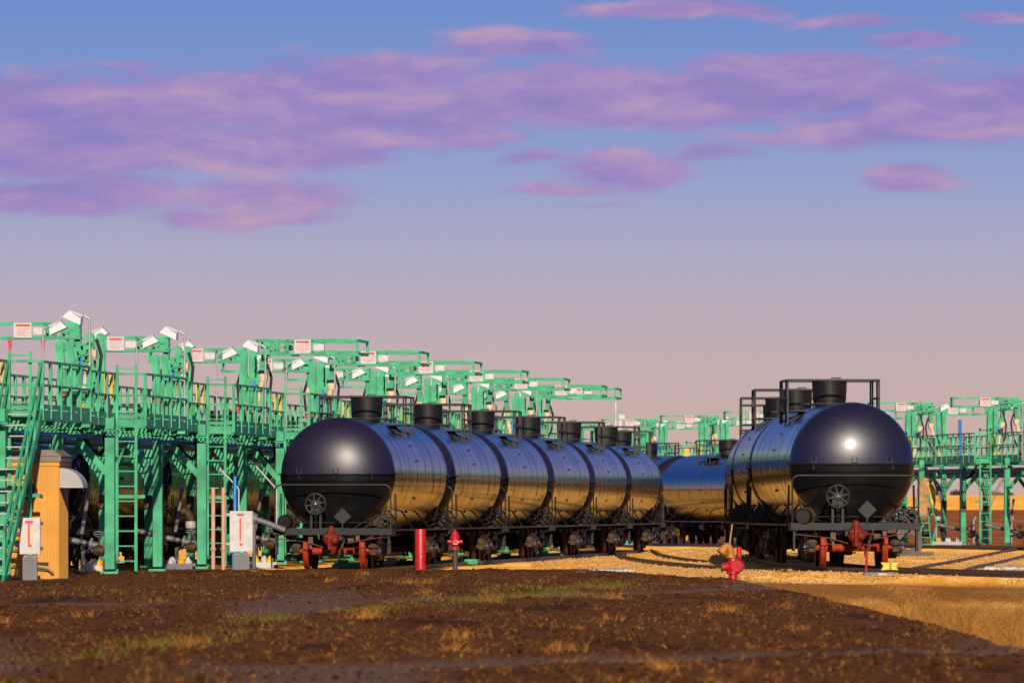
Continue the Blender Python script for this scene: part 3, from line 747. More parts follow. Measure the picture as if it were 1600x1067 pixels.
for z in (.16,.21,.26): m.box((.02,-.032,z),(.05,.008,.025))
m.build('markings', M['under'], sw, False)
m = MB(); m.cyl((.0,0,-.1),(.0,0,.3),.02,8); m.build('stem', M['rust'], sw)
m = MB(); m.box((-.22,-.12,-.02),(.74,.3,.16)); m.box((-.22,-.12,.065),(.66,.26,.02)); m.build('machine_box', M['grey'], sw)
m = MB(); m.box((-.17,-.275,.03),(.2,.006,.04)); m.build('label_plate', M['white'], sw, False)
m = MB(); m.tube([(-.50,.5,.52),(-.51,.4,.3),(-.53,.3,.0)],.028,8); m.build('red_hose', M['red'], sw)
cb = thing('concrete_block', 'dark grey concrete bumper with round opening behind the glinting car', 'bumper', pt(1420,322,-.12))
m = MB(); n = 24; hz = .52; pts = [(.27*math.cos(2*math.pi*k/n),hz+.27*math.sin(2*math.pi*k/n)) for k in range(n)]
def outq(a):
    c_, s_ = math.cos(a), math.sin(a); t = (1/((abs(c_)/.46)**5+(abs(s_)/.44)**5))**.2; return (t*c_, hz+t*s_)
for k in range(n):
    a0, a1 = 2*math.pi*k/n, 2*math.pi*(k+1)/n
    m.prism([pts[k],pts[(k+1)%n],outq(a1),outq(a0)],(0,0,0),(1,0,0),(0,0,1),(0,1,0),.3)
m.build('frame', M['concrete'], cb, False)
m = MB(); m.box((.22,-.1,.02),(1.3,.8,.26)); m.build('footing', M['concrete'], cb, False)
# mast with camera by the end of the near rack
cm = thing('camera_mast', 'white mast with small camera and red notice above the far end of the long train', 'camera mast', pt(962,395,0))
m = MB(); m.cyl((0,0,0),(0,0,6.2),.06,10); m.build('pole', M['white'], cm)
m = MB(); m.box((.26,0,5.55),(.26,.25,.2)); m.box((.2,0,5.3),(.12,.15,.35)); m.tube([(0,0,5.3),(.2,0,5.3)],.03,6); m.build('camera', M['white'], cm)
m = MB(); m.box((.06,-.1,4.95),(.44,.02,.3)); s = m.build('notice', M['white'], cm, False)
m = MB(); m.box((.06,-.115,4.99),(.34,.006,.05)); m.box((.06,-.115,4.89),(.3,.006,.03)); m.build('notice_lines', M['redmark'], s, False)
# blue standpipe above the far train
m = MB(); m.cyl((0,0,0),(0,0,4.3),.05,10); m.cyl((-.03,0,4.2),(-.03,0,4.75),.08,10); o = m.build('standpipe', M['bluebright'], None); o.location = pt(1027,425); tag(o, 'bright blue standpipe rising behind the far curve cars', 'pipe')
m = MB(); m.cyl((0,0,0),(0,0,4.3),.05,10); m.cyl((-.03,0,4.2),(-.03,0,5.5),.075,10); o = m.build('standpipe', M['blue'], None); o.location = pt(1501,402); tag(o, 'bright blue standpipe rising beside the distant rack lamp', 'pipe')
m = MB(); m.box((0,0,4.2),(.26,.2,.62)); m.cyl((0,0,0),(0,0,4.0),.05,8); o = m.build('cable_box', M['yellow'], None); o.location = pt(1073,445); tag(o, 'yellow box standing up behind the blue-reflecting tank car', 'box')
m = MB(); m.box((0,0,4.05),(.2,.14,.75)); m.box((0,0,3.6),(.1,.1,.3)); o = m.build('cable_box', M['yellow'], None); o.location = pt(1549,391); tag(o, 'yellow box on the distant rack railing', 'box')

# spill trays, clutter
def tray(px, d, w, mk, cols, label, grp='spill trays'):
    t = thing('spill_tray', label, 'tray', pt(px, d, 0), -TH, grp)
    m = MB(); m.box((0,0,.04),(w,.8,.08)); m.box((0,-.39,.1),(w,.03,.1)); m.box((0,.39,.1),(w,.03,.1)); m.build('tray', M[mk], t, False)
    rnd = random.Random(px)
    for q, c in enumerate(cols):
        m = MB()
        x = -w/2+w*(q+.5)/len(cols); s = .5*w/len(cols)
        for k in range(3):
            m.lathe((x+rnd.uniform(-s,s)*.5,rnd.uniform(-.3,.1),.06),[(0,0),(rnd.uniform(.05,.11),.0),(rnd.uniform(.05,.11),rnd.uniform(.08,.2)),(.03,rnd.uniform(.2,.26)),(0,.27)],10)
        m.build('fitting', M[c], t)
tray(146,225,.62,'cream',('yellow','white','yellow'),'low tray of yellow fittings behind the first ladder')
tray(276,234,.9,'grey',('wheel','white','yellow','white'),'low tray of red and white fittings between green columns')
tray(405,240,.9,'white',('red','yellow','white','yellow'),'low tray of red and yellow fittings right of the white gauge cabinet')
tray(1480,391,1.3,'greylight',('yellow','white','steel'),'low tray of fittings by the distant rack')
for px, d, w, mk, l in ((545,252,.8,'green','green drip pan between the front wheels of the long train'),(622,262,.9,'greylight','pale drip pan behind the red post'),(636,258,.55,'green','small green drip pan behind the red post'),
                        (725,268,1.0,'green','green drip pan below the second car, right of the hydrant'),(735,274,.9,'yellow','yellow drip pan below the second car'),(800,290,1.0,'green','green drip pan below the third car'),(858,305,1.0,'green','green drip pan below the fourth car')):
    m = MB(); m.box((0,0,.0),(w,1.4,.10)); m.box((0,0,.07),(w*.86,1.2,.05)); m.box((-w*.2,0,.12),(w*.3,.5,.08)); o = m.build('drip_pan', M[mk], None, False); o.location = pt(px,d,-.02); o.rotation_euler = (0,0,-TH); tag(o, l, 'drip pan', 'drip pans by the long train')
# white sheets on the gravel
for px, d, w, l, yaw in ((945,243,1.25,'white crumpled sheet lying on gravel at the dirt edge',.1),(1588,252,1.6,'white plank sheet lying by the right-hand rails',-.1)):
    m = MB(); nx, ny = 26, 12
    vs = [((i/nx-.5)*w*(1+.12*noise.noise((j*.5,px,0))), (j/ny-.5)*3.2*(1+.1*noise.noise((i*.4,px,3))), .03+.05*abs(noise.noise((i*.35,j*.4,px)))+.01) for j in range(ny+1) for i in range(nx+1)]
    vs += [(x,y,-.03) for x,y,z in vs]; o_ = (nx+1)*(ny+1)
    fs = [(j*(nx+1)+i, j*(nx+1)+i+1, (j+1)*(nx+1)+i+1, (j+1)*(nx+1)+i) for j in range(ny) for i in range(nx)]
    bd = [i for i in range(nx+1)]+[j*(nx+1)+nx for j in range(1,ny+1)]+[ny*(nx+1)+i for i in range(nx-1,-1,-1)]+[j*(nx+1) for j in range(ny-1,0,-1)]
    fs += [(bd[k], bd[k]+o_, bd[(k+1)%len(bd)]+o_, bd[(k+1)%len(bd)]) for k in range(len(bd))]
    m.add(vs, fs); o = m.build('plastic_sheet', M['white'], None); o.location = pt(px,d,-.10); o.rotation_euler = (0,0,yaw); tag(o, l, 'sheet', 'white sheets on the ground')

# ------------------------------------------------------------------ tracks
def smooth_path(pts, n=8):
    out = []
    P = [Vector((x,y,0)) for x, y in pts]
    for i in range(len(P)-1):
        a, b, c, d = P[max(i-1,0)], P[i], P[i+1], P[min(i+2,len(P)-1)]
        for k in range(n):
            t = k/n; out.append(.5*((2*b)+(c-a)*t+(2*a-5*b+4*c-d)*t*t+(3*b-a-3*c+d)*t*t*t))
    out.append(P[-1]); return out
def track(pts, z, label):
    t = thing('railway_track', label, 'railway track')
    path = smooth_path(pts)
    nr = []
    for i, p in enumerate(path):
        d = (path[min(i+1,len(path)-1)]-path[max(i-1,0)]).normalized(); nr.append(Vector((d.y,-d.x,0)))
    prof = [(-.065,-.17),(-.06,-.15),(-.012,-.13),(-.012,-.045),(-.036,-.035),(-.036,-.003),(-.03,0),(.03,0),(.036,-.003),(.036,-.035),(.012,-.045),(.012,-.13),(.06,-.15),(.065,-.17)]
    for s in (-1,1):
        m = MB(); vs = []; fs = []; n = len(prof)
        for p, q in zip(path, nr): vs += [p+q*(s*.7525+a)+Vector((0,0,z+b)) for a, b in prof]
        for i in range(len(path)-1):
            for k in range(n): fs.append((i*n+k,i*n+(k+1)%n,(i+1)*n+(k+1)%n,(i+1)*n+k))
        fs += [tuple(range(n)), tuple((len(path)-1)*n+k for k in range(n))]
        m.add(vs, fs); m.build('rail', M['rail_side'], t, ang=30)
    m = MB(); acc = 0.0
    for i in range(len(path)-1):
        a, b = path[i], path[i+1]; L = (b-a).length; d = (b-a)/L; q = Vector((d.y,-d.x,0))
        while acc < L:
            c = a+d*acc; m.bar(c-q*1.3+Vector((0,0,z-.255)), c+q*1.3+Vector((0,0,z-.255)), .22+random.random()*.02, .16); acc += .58
        acc -= L
    o = m.build('sleepers', M['wood'], t); o['kind'] = 'stuff'
    return t
def lpath(w, u0, u1): 
    a, b = lw(w,u0), lw(w,u1); return [(a.x,a.y),((a.x+b.x)/2,(a.y+b.y)/2),(b.x,b.y)]
pL = lpath(W1[0], 228, 338)
track(pL+[(x7,356),(x7+.3,380),(x7-.6,420)], 0, 'railway track carrying the long train of tank cars')
track(lpath(wl0, 212, 400), 0, 'railway track under the near loading rack')
track([(16.5,183),(14.4,189),(12.0,197.5),(10.1,206),(8.95,212.5),(8.35,217),(7.95,225),(7.66,236),(7.61,246),(7.72,262),(8.1,278),(8.6,295),(9.6,325)], RZ, 'railway track carrying the short train with the glinting car')
track([(8.9,220.5),(8.1,227),(7.0,238),(5.8,254),(4.8,280),(4.4,310),(4.6,350)], .02, 'curving railway track crossing in front of the glinting tank car')
track([(10.2,221),(11.6,245),(14.4,280),(17.1,315),(19.8,350),(24,400)], -.01, 'railway track leading right from the glinting car to the yard edge')
bd = Vector((math.sin(BH),math.cos(BH),0)); bc = pt(1138,400)
track([(13.8,352),((bc-bd*26).x,(bc-bd*26).y)]+[((bc+bd*k).x,(bc+bd*k).y) for k in (0,30,60,90)], 0, 'railway track on the far curve under the blue-reflecting cars')
rd = Vector((math.sin(RH),math.cos(RH),0)); rn = Vector((math.cos(RH),-math.sin(RH),0)); rc = RB-rn*3.0
track([((rc+rd*k).x,(rc+rd*k).y) for k in (-70,-30,0,30,60,100)], .02, 'railway track along the foot of the distant rack')

# ------------------------------------------------------------------ ground
def sstep(a, b, x):
    t = max(0.0, min(1.0, (x-a)/(b-a))); return t*t*(3-2*t)
def pad_edge_d(x):             # far edge of the dark dirt pad
    return 236-34*sstep(1.0,5.6,x)
def right_edge_x(d):
    return 5.45+.006*(200-d)+.22*noise.noise((d*.06,0,3))
def ground_z(x, y):
    z = -.12+.015*noise.noise((x*.5,y*.1,0))
    if y < 200:                                       # ditch to the right of the pad
        z -= .42*sstep(188,170,y)
    far = sstep(455,800,y)*1.5+sstep(800,2600,y)*3.9+sstep(2600,6000,y)*1.2
    z += far
    if y > 500: z += .25*noise.noise((x*.006,y*.004,5))*sstep(500,900,y)
    # ballast rise under the right track
    xc = 7.8+(.0135*max(0,222-y)**1.75 if y < 222 else 0)
    if 178 < y < 350: z += .17*math.exp(-(max(0,abs(x-xc)-1.0)/1.1)**2)*sstep(178,184,y)
    return z
def axis(segs):
    out = []
    for a, b, s in segs:
        n = max(1, round((b-a)/s)); out += [a+(b-a)*k/n for k in range(n)]
    out.append(segs[-1][1]); return out
def grid_mesh(name, xs, ys, zf, m):
    nx = len(xs); vs = []; fs = []
    for y in ys:
        for x in xs: vs.append((x, y, zf(x, y)))
    for j in range(len(ys)-1):
        for i in range(nx-1): fs.append((j*nx+i,j*nx+i+1,(j+1)*nx+i+1,(j+1)*nx+i))
    me = bpy.data.meshes.new(name); me.from_pydata(vs, [], fs); me.shade_smooth(); me.materials.append(m)
    o = bpy.data.objects.new(name, me); COL.objects.link(o); return o

class NT:
    def __init__(s, nt): s.nt = nt; s.N = nt.nodes
    def lk(s, a, b): s.nt.links.new(a, b)
    def inp(s, sock, v):
        if isinstance(v, (int, float)): sock.default_value = v
        elif isinstance(v, tuple): sock.default_value = v
        else: s.lk(v, sock)
    def math(s, op, a, b=0.0, c=0.0, clamp=False):
        n = s.N.new('ShaderNodeMath'); n.operation = op; n.use_clamp = clamp
        s.inp(n.inputs[0], a); s.inp(n.inputs[1], b); s.inp(n.inputs[2], c); return n.outputs[0]
    def vm(s, op, a, b=(0,0,0)):
        n = s.N.new('ShaderNodeVectorMath'); n.operation = op; s.inp(n.inputs[0], a); s.inp(n.inputs[1], b)
        return n.outputs['Value'] if op in ('DOT_PRODUCT','LENGTH') else n.outputs[0]
    def noise(s, vec, scale, detail=4, rough=.55):
        n = s.N.new('ShaderNodeTexNoise'); s.lk(vec, n.inputs['Vector']); n.inputs['Scale'].default_value = scale; n.inputs['Detail'].default_value = detail; n.inputs['Roughness'].default_value = rough
        return n.outputs['Fac']
    def mapr(s, v, a, b, c=0.0, d=1.0, smooth=True):
        n = s.N.new('ShaderNodeMapRange'); n.interpolation_type = 'SMOOTHSTEP' if smooth else 'LINEAR'
        s.inp(n.inputs['Value'], v); n.inputs['From Min'].default_value = a; n.inputs['From Max'].default_value = b; n.inputs['To Min'].default_value = c; n.inputs['To Max'].default_value = d
        return n.outputs['Result']
    def mix(s, f, a, b, mode='MIX'):
        n = s.N.new('ShaderNodeMix'); n.data_type = 'RGBA'; n.blend_type = mode; n.clamp_factor = True
        s.inp(n.inputs[0], f)
        for sock, v in ((n.inputs[6], a), (n.inputs[7], b)):
            if isinstance(v, tuple): sock.default_value = (*v[:3], 1)
            else: s.lk(v, sock)
        return n.outputs[2]
    def ramp(s, f, stops, interp='LINEAR'):
        n = s.N.new('ShaderNodeValToRGB'); s.inp(n.inputs[0], f); cr = n.color_ramp; cr.interpolation = interp
        cr.elements[0].position = stops[0][0]; cr.elements[0].color = (*stops[0][1],1); cr.elements[1].position = stops[-1][0]; cr.elements[1].color = (*stops[-1][1],1)
        for p, c in stops[1:-1]:
            e = cr.elements.new(p); e.color = (*c,1)
        return n.outputs[0]

def ground_material():
    m = bpy.data.materials.new('yard_gravel_and_field'); m.use_nodes = True; T = NT(m.node_tree); b = T.N['Principled BSDF']; b.inputs['Roughness'].default_value = .95; b.inputs['Specular IOR Level'].default_value = .05; b.inputs['Diffuse Roughness'].default_value = 1.0
    g = T.N.new('ShaderNodeNewGeometry'); pos = g.outputs['Position']
    sp = T.N.new('ShaderNodeSeparateXYZ'); T.lk(pos, sp.inputs[0]); x, y = sp.outputs[0], sp.outputs[1]
    st = T.vm('MULTIPLY', pos, (1,.12,1))                 # long patches along the line of the tracks
    fine = T.noise(T.vm('MULTIPLY', pos, (1,.2,1)), 9, 3, .8); mid = T.noise(st, 1.0, 5); big = T.noise(st, .25, 3)
    grav = T.ramp(fine, [(.3,(.40,.17,.035)),(.48,(.64,.33,.08)),(.7,(.78,.51,.22))])
    straw = T.ramp(fine, [(.3,(.38,.14,.018)),(.55,(.58,.26,.035)),(.75,(.70,.37,.07))])
    c = T.mix(T.mapr(T.math('ADD', mid, T.math('MULTIPLY', T.math('SUBTRACT', big, .5), .8)), .38, .62), grav, straw)
    # compacted orange dirt road in front of the curving track
    road = T.math('MULTIPLY', T.mapr(T.math('ADD', y, T.math('MULTIPLY', T.math('SUBTRACT', mid, .5), 10)), 174, 183), T.mapr(T.math('ADD', y, T.math('MULTIPLY', x, 3.2)), 229, 223))
    c = T.mix(T.math('MULTIPLY', road, .85), c, T.ramp(fine, [(.25,(.045,.013,.002)),(.5,(.085,.027,.004)),(.75,(.15,.055,.009))]))
    ditch = T.mapr(T.math('ADD', y, T.math('MULTIPLY', T.math('SUBTRACT', mid, .5), 16)), 180, 170)
    c = T.mix(T.math('MULTIPLY', ditch, .9), c, T.ramp(fine, [(.3,(.04,.011,.002)),(.55,(.09,.029,.0045)),(.75,(.20,.075,.013))]))
    # dark ploughed bank behind the distant rack, then golden stubble
    yy = T.math('ADD', y, T.math('MULTIPLY', T.math('SUBTRACT', big, .5), 60))
    qq = T.math('ADD', T.math('MULTIPLY', T.math('SUBTRACT', x, 19.7), .989), T.math('MULTIPLY', T.math('SUBTRACT', y, 396), .148))     # distance beyond the rack line
    bank = T.math('MAXIMUM', T.math('MULTIPLY', T.mapr(T.math('ADD', qq, T.math('MULTIPLY', T.math('SUBTRACT', mid, .5), 4)), -2.2, 1.5), T.mapr(y, 290, 320)), T.mapr(yy, 480, 540))
    c = T.mix(bank, c, T.ramp(T.noise(T.vm('MULTIPLY', pos, (1,.05,1)), .9, 5), [(.3,(.11,.032,.008)),(.55,(.17,.05,.010)),(.75,(.30,.10,.016))]))
    fld = T.mapr(yy, 760, 900)
    c = T.mix(fld, c, T.ramp(T.noise(T.vm('MULTIPLY', pos, (.06,.004,1)), 1.0, 5), [(.3,(.50,.20,.03)),(.55,(.66,.30,.05)),(.75,(.74,.39,.09))]))
    T.lk(c, b.inputs['Base Color'])
    bp = T.N.new('ShaderNodeBump'); bp.inputs['Strength'].default_value = .6; bp.inputs['Distance'].default_value = .05
    T.lk(fine, bp.inputs['Height']); T.lk(bp.outputs[0], b.inputs['Normal'])
    return m
xs = axis([(-3000,-400,400),(-400,-60,40),(-60,-14,4),(-14,26,.5),(26,60,2),(60,400,40),(400,3000,400)])
ys = axis([(-200,60,26),(60,150,5),(150,240,1.5),(240,480,4),(480,1000,20),(1000,3000,80),(3000,9000,500)])
def gz(x, y):
    z = ground_z(x, y)
    if y < 240 and x < right_edge_x(min(y,200))+.3 and y < pad_edge_d(x)+1: z -= .5
    return z
tag(grid_mesh('ground', xs, ys, gz, ground_material()), kind='structure')

# --- the dark dirt pad in the foreground
def seg_d(p, a, b, ky=.12):
    ax, ay = a; bx, by = b; px, py = p; dx, dy = bx-ax, by-ay
    t = max(0, min(1, ((px-ax)*dx+(py-ay)*dy)/(dx*dx+dy*dy))); return math.hypot((px-ax-t*dx), (py-ay-t*dy)*ky), t
LANES = [((-14,143),(-3.5,150)),((-3.5,150),(5.2,178)),((-1.5,90),(6.3,101)),((-9,84),(-6,84))]
RIDGE = [(-6.5,80),(-4.2,92),(-3.4,112),(-2.9,129),(-.8,150),(1.2,170),(2.6,186)]
def lane_w(x, y):
    best = 0
    for a, b in LANES:
        d, t = seg_d((x,y), a, b, .055); best = max(best, 1-sstep(.45,1.5,d+.8*noise.noise((x*.45,y*.05,9))+.5*noise.noise((x*2.1,y*.3,12))))
    return best
def pad_z(x, y):
    ln = lane_w(x, y)
    z = .035*noise.noise((x*.9,y*.16,1))+.02*noise.noise((x*2.6,y*.9,2))
    k = 1-.85*ln
    z += k*(.030*abs(noise.noise((x*5.5,y*2.2,3)))+.022*abs(noise.noise((x*12,y*4.5,4))))-.02*ln
    for a, b in zip(RIDGE, RIDGE[1:]):
        d, t = seg_d((x,y), a, b)
        if d < 1: z += .012*(1-d)
    e = right_edge_x(y)+.25*noise.noise((y*.25,x*.2,7)); z -= .9*sstep(e-.5, e+1.6, x)
    f = pad_edge_d(x)+1.2*noise.noise((x*1.1,0,4)); z -= .55*sstep(f-3.0, f+3.0, y)
    return z
def dirt_material():
    m = bpy.data.materials.new('dark_loose_dirt'); m.use_nodes = True; T = NT(m.node_tree); b = T.N['Principled BSDF']; b.inputs['Roughness'].default_value = .95; b.inputs['Specular IOR Level'].default_value = .05; b.inputs['Diffuse Roughness'].default_value = 1.0
    g = T.N.new('ShaderNodeNewGeometry'); pos = g.outputs['Position']
    fine = T.noise(T.vm('MULTIPLY', pos, (1,.35,2.5)), 11, 4, .75); mid = T.noise(T.vm('MULTIPLY', pos, (1,.15,1)), 1.1, 5, .6)
    at = T.N.new('ShaderNodeAttribute'); at.attribute_name = 'lane'
    rough = T.ramp(fine, [(.28,(.022,.0075,.0025)),(.5,(.055,.019,.0052)),(.66,(.10,.037,.009)),(.8,(.20,.085,.022))])
    rough = T.mix(T.mapr(mid, .5, .72), rough, T.ramp(fine, [(.3,(.035,.012,.0032)),(.6,(.085,.034,.007)),(.8,(.18,.08,.018))]))
    patch = T.noise(T.vm('MULTIPLY', pos, (1,.1,1)), .55, 4, .6)
    rough = T.mix(T.mapr(patch, .52, .66), rough, T.ramp(fine, [(.3,(.012,.004,.0015)),(.6,(.034,.011,.003)),(.8,(.09,.034,.008))]))
    lane = T.ramp(fine, [(.25,(.045,.025,.018)),(.6,(.075,.043,.033)),(.8,(.11,.066,.045))])
    T.lk(T.mix(at.outputs['Fac'], rough, lane), b.inputs['Base Color'])
    bp = T.N.new('ShaderNodeBump'); bp.inputs['Strength'].default_value = .7; bp.inputs['Distance'].default_value = .03
    T.lk(fine, bp.inputs['Height']); T.lk(bp.outputs[0], b.inputs['Normal'])
    return m
xs = axis([(-40,-15,2),(-15,7.6,.11),(7.6,9.0,.35)])
ys = axis([(20,70,4),(70,130,.3),(130,200,.45),(200,240,.6)])
pad = grid_mesh('dirt_ground', xs, ys, pad_z, dirt_material())
at = pad.data.attributes.new('lane', 'FLOAT', 'POINT')
at.data.foreach_set('value', [lane_w(v.co.x, v.co.y) for v in pad.data.vertices])
tag(pad, kind='structure')

# --- clods, straw and grass on the pad (nobody could count them)
def on_pad(x, y): return x < right_edge_x(y)-.2 and y < pad_edge_d(x)-2.5
cl = MB(); rnd = random.Random(3); n = 0
while n < 16000:
    d = 78*math.exp(rnd.random()*math.log(232/78)); x = (rnd.uniform(-30,1650)-800)*d/F
    if not on_pad(x, d): continue
    if rnd.random() < lane_w(x, d)*.8: continue
    if noise.noise((x*.7,d*.07,77)) < rnd.uniform(-.75,.25): continue
    s = rnd.uniform(.007,.024)*(1.9 if rnd.random() < .05 else 1); z = pad_z(x, d)
    vs = [Vector((rnd.uniform(.6,1.2)*a, rnd.uniform(.6,1.2)*b, rnd.uniform(.5,1.0)*c))*s+Vector((x,d,z+s*.3)) for a, b, c in ((1,0,0),(-1,0,0),(0,1,0),(0,-1,0),(0,0,1),(0,0,-1))]
    cl.add(vs, [(0,2,4),(2,1,4),(1,3,4),(3,0,4),(2,0,5),(1,2,5),(3,1,5),(0,3,5)]); n += 1
tag(cl.build('dirt_clods', mat('dirt_clod', (.020,.007,.0025), .95, base2=(.105,.038,.010), vscale=14, spec=.05), None, False, fixn=False), 'loose dark clods of earth strewn over the bare ground', 'clods', kind='stuff')

gv = MB(); n = 0; rnd = random.Random(21)
while n < 15000:
    d = 202*math.exp(rnd.random()*math.log(345/202)); x = (rnd.uniform(830,1680)-800)*d/F
    if d < pad_edge_d(x)+2 and x < 6.2: continue
    if noise.noise((x*.35,d*.05,60)) < rnd.uniform(-.6,.3): continue
    s_ = rnd.uniform(.02,.05); z = ground_z(x, d)
    vs = [Vector((rnd.uniform(.6,1.2)*a, rnd.uniform(.6,1.2)*b, rnd.uniform(.5,1.0)*c))*s_+Vector((x,d,z+s_*.3)) for a, b, c in ((1,0,0),(-1,0,0),(0,1,0),(0,-1,0),(0,0,1),(0,0,-1))]
    gv.add(vs, [(0,2,4),(2,1,4),(1,3,4),(3,0,4),(2,0,5),(1,2,5),(3,1,5),(0,3,5)]); n += 1
tag(gv.build('gravel', mat('golden_gravel', (.40,.17,.04), .95, base2=(.74,.46,.19), vscale=17, spec=.05), None, False, fixn=False), 'loose golden gravel around the tracks', 'gravel', kind='stuff')

def blade(mb, x, y, z, h, w, lean, ang, bend=.4):
    dx, dy = math.cos(ang), math.sin(ang)*.6; px, py = 1.0, 0.0
    p0 = Vector((x,y,z-.02)); p1 = p0+Vector((dx*lean*h*.45,dy*lean*h*.45,h*.6)); p2 = p0+Vector((dx*lean*h*(1+bend),dy*lean*h*(1+bend),h))
    s = Vector((w/2,.0,0))
    mb.add([p0-s,p0+s,p1+s*.8,p1-s*.8,p2], [(0,1,2,3),(3,2,4)])
def blade_mat(name, c1, c2):
    m = mat(name, c1, .8, base2=c2, vscale=2.5, spec=.1); return m
straw = MB(); n = 0; rnd = random.Random(11)
while n < 1500:
    d = 78*math.exp(rnd.random()*math.log(230/78)); x = (rnd.uniform(-30,1500)-800)*d/F
    if not on_pad(x, d) or rnd.random() < lane_w(x, d)*.9: continue
    if noise.noise((x*.8,d*.1,20)) < rnd.uniform(-.5,.35): continue
    z = pad_z(x, d); a = rnd.uniform(0,2*math.pi)
    for k in range(rnd.choice((1,1,2,5))):
        blade(straw, x+rnd.uniform(-.06,.06), d+rnd.uniform(-.2,.2), z, rnd.uniform(.02,.10), rnd.uniform(.005,.012), rnd.uniform(.3,2.2), a+rnd.uniform(-.6,.6))
    n += 1
for k in range(4200):                                  # short flecks of chaff
    d = 78*math.exp(rnd.random()*math.log(230/78)); x = (rnd.uniform(-30,1560)-800)*d/F
    if not on_pad(x, d) or noise.noise((x*.6,d*.07,55)) < rnd.uniform(-.4,.4) or rnd.random() < lane_w(x,d)*.6: continue
    blade(straw, x, d, pad_z(x,d)+.015, rnd.uniform(.015,.045), rnd.uniform(.008,.022), rnd.uniform(.2,2.0), rnd.uniform(0,6.3))
for k in range(85):                                   # dry tufts
    d = 78*math.exp(rnd.random()*math.log(225/78)); x = (rnd.uniform(-30,1560)-800)*d/F
    if not on_pad(x, d) or noise.noise((x*.5,d*.06,90)) < -.1: continue
    sc = rnd.uniform(.5,1.4); a0 = rnd.uniform(0,2*math.pi)
    for q in range(rnd.randint(8,26)):
        xx, yy = x+rnd.gauss(0,.09*sc), d+rnd.gauss(0,.5*sc)
        blade(straw, xx, yy, pad_z(xx,yy), rnd.uniform(.05,.17)*sc, rnd.uniform(.006,.013), rnd.uniform(.2,1.7), a0+rnd.gauss(0,1.0))
for px_, py_, nn in ((640,911,60),(670,912,40),(960,938,50),(1130,955,60),(1250,985,30),(720,1000,60),(570,965,80),(300,1010,50),(880,1020,40)):
    d = HZ*F/(py_-795)
    for q in range(nn):
        xx, yy = (px_-800)*d/F+rnd.gauss(0,.13), d+rnd.gauss(0,1.0)
        if on_pad(xx,yy): blade(straw, xx, yy, pad_z(xx,yy), rnd.uniform(.04,.2), rnd.uniform(.006,.014), rnd.uniform(.2,1.6), rnd.uniform(0,6.3))
for k in range(900):
    d = 80*math.exp(rnd.random()*math.log(200/80)); x = right_edge_x(d)+rnd.gauss(-.15,.35)
    if noise.noise((d*.12,x*.5,66)) < rnd.uniform(-.3,.4): continue
    blade(straw, x, d, pad_z(x,d), rnd.uniform(.05,.28), rnd.uniform(.006,.012), rnd.uniform(.2,1.5), rnd.uniform(0,6.3))
tag(straw.build('straw', blade_mat('dry_straw',(.13,.048,.010),(.40,.17,.035)), None, False, fixn=False), 'dry orange straw scattered over the dark dirt', 'straw', kind='stuff')
gr = MB()
for a, b in zip(RIDGE, RIDGE[1:]):
    L = math.hypot(b[0]-a[0], b[1]-a[1]); 
    for k in range(int(L*48)):
        t = rnd.random(); x = a[0]+(b[0]-a[0])*t+rnd.gauss(0,.38); y = a[1]+(b[1]-a[1])*t+rnd.gauss(0,1.5)
        if noise.noise((x*.9,y*.10,31)) < rnd.uniform(-.2,.4) or not on_pad(x,y): continue
        blade(gr, x, y, pad_z(x,y), rnd.uniform(.04,.15), rnd.uniform(.006,.013), rnd.uniform(.2,1.8), rnd.uniform(0,2*math.pi))
for (cx, cy, sx, nn) in ((-.2,172,.7,260),(.6,178,.4,160),(1.8,187,.8,200),(-7.5,168,1.4,220),(-3,205,2,180),(-6,82,1.5,400)):
    for k in range(nn):
        x = cx+rnd.gauss(0,sx); y = cy+rnd.gauss(0,8)
        if noise.noise((x*1.4,y*.12,13)) < rnd.uniform(-.4,.3): continue
        if on_pad(x,y): blade(gr, x, y, pad_z(x,y), rnd.uniform(.04,.13), rnd.uniform(.010,.018), rnd.uniform(.2,1.6), rnd.uniform(0,2*math.pi))
tag(gr.build('grass', blade_mat('yellow_green_grass',(.06,.06,.010),(.20,.13,.025)), None, False, fixn=False), 'short yellow-green grass along the low ridge in the dirt', 'grass', kind='stuff')
tg = MB(); n = 0
while n < 13000:
    d = rnd.uniform(104,194) if n < 9500 else rnd.uniform(120,175); x = rnd.uniform(5.6,14)
    px = 800+x*F/d
    if px > 1680 or px < 1150: continue
    e = right_edge_x(d)
    if x < e+.35: continue
    f = noise.noise((x*.8,d*.09,40))*1.3+sstep(165,120,d)*.3-sstep(165,194,d)*.45
    if f < rnd.uniform(-.2,.5): continue
    z = min(ground_z(x,d), ground_z(x,d)) if x > e+1.4 else pad_z(x,d)
    blade(tg, x, d, z, rnd.uniform(.15,.62)*(1 if d < 150 else .6 if d < 172 else .28), rnd.uniform(.006,.013), rnd.uniform(.1,1.1), rnd.uniform(0,2*math.pi), .6); n += 1
for k in range(110):                                   # taller clumps
    d = rnd.uniform(106,178); x = rnd.uniform(6.2,13.5)
    if x < right_edge_x(d)+.5: continue
    for q in range(rnd.randint(14,34)):
        xx, yy = x+rnd.gauss(0,.13), d+rnd.gauss(0,.7); z = ground_z(xx,yy) if xx > right_edge_x(yy)+1.5 else pad_z(xx,yy)
        blade(tg, xx, yy, z, rnd.uniform(.25,.75)*(1 if d < 150 else .55), rnd.uniform(.006,.012), rnd.uniform(.05,.8), rnd.uniform(0,6.3), .7)
tag(tg.build('dry_grass', blade_mat('tall_dry_grass',(.09,.028,.005),(.50,.23,.055)), None, False, fixn=False), 'tall golden dry grass in the dip right of the dirt', 'grass', kind='stuff')

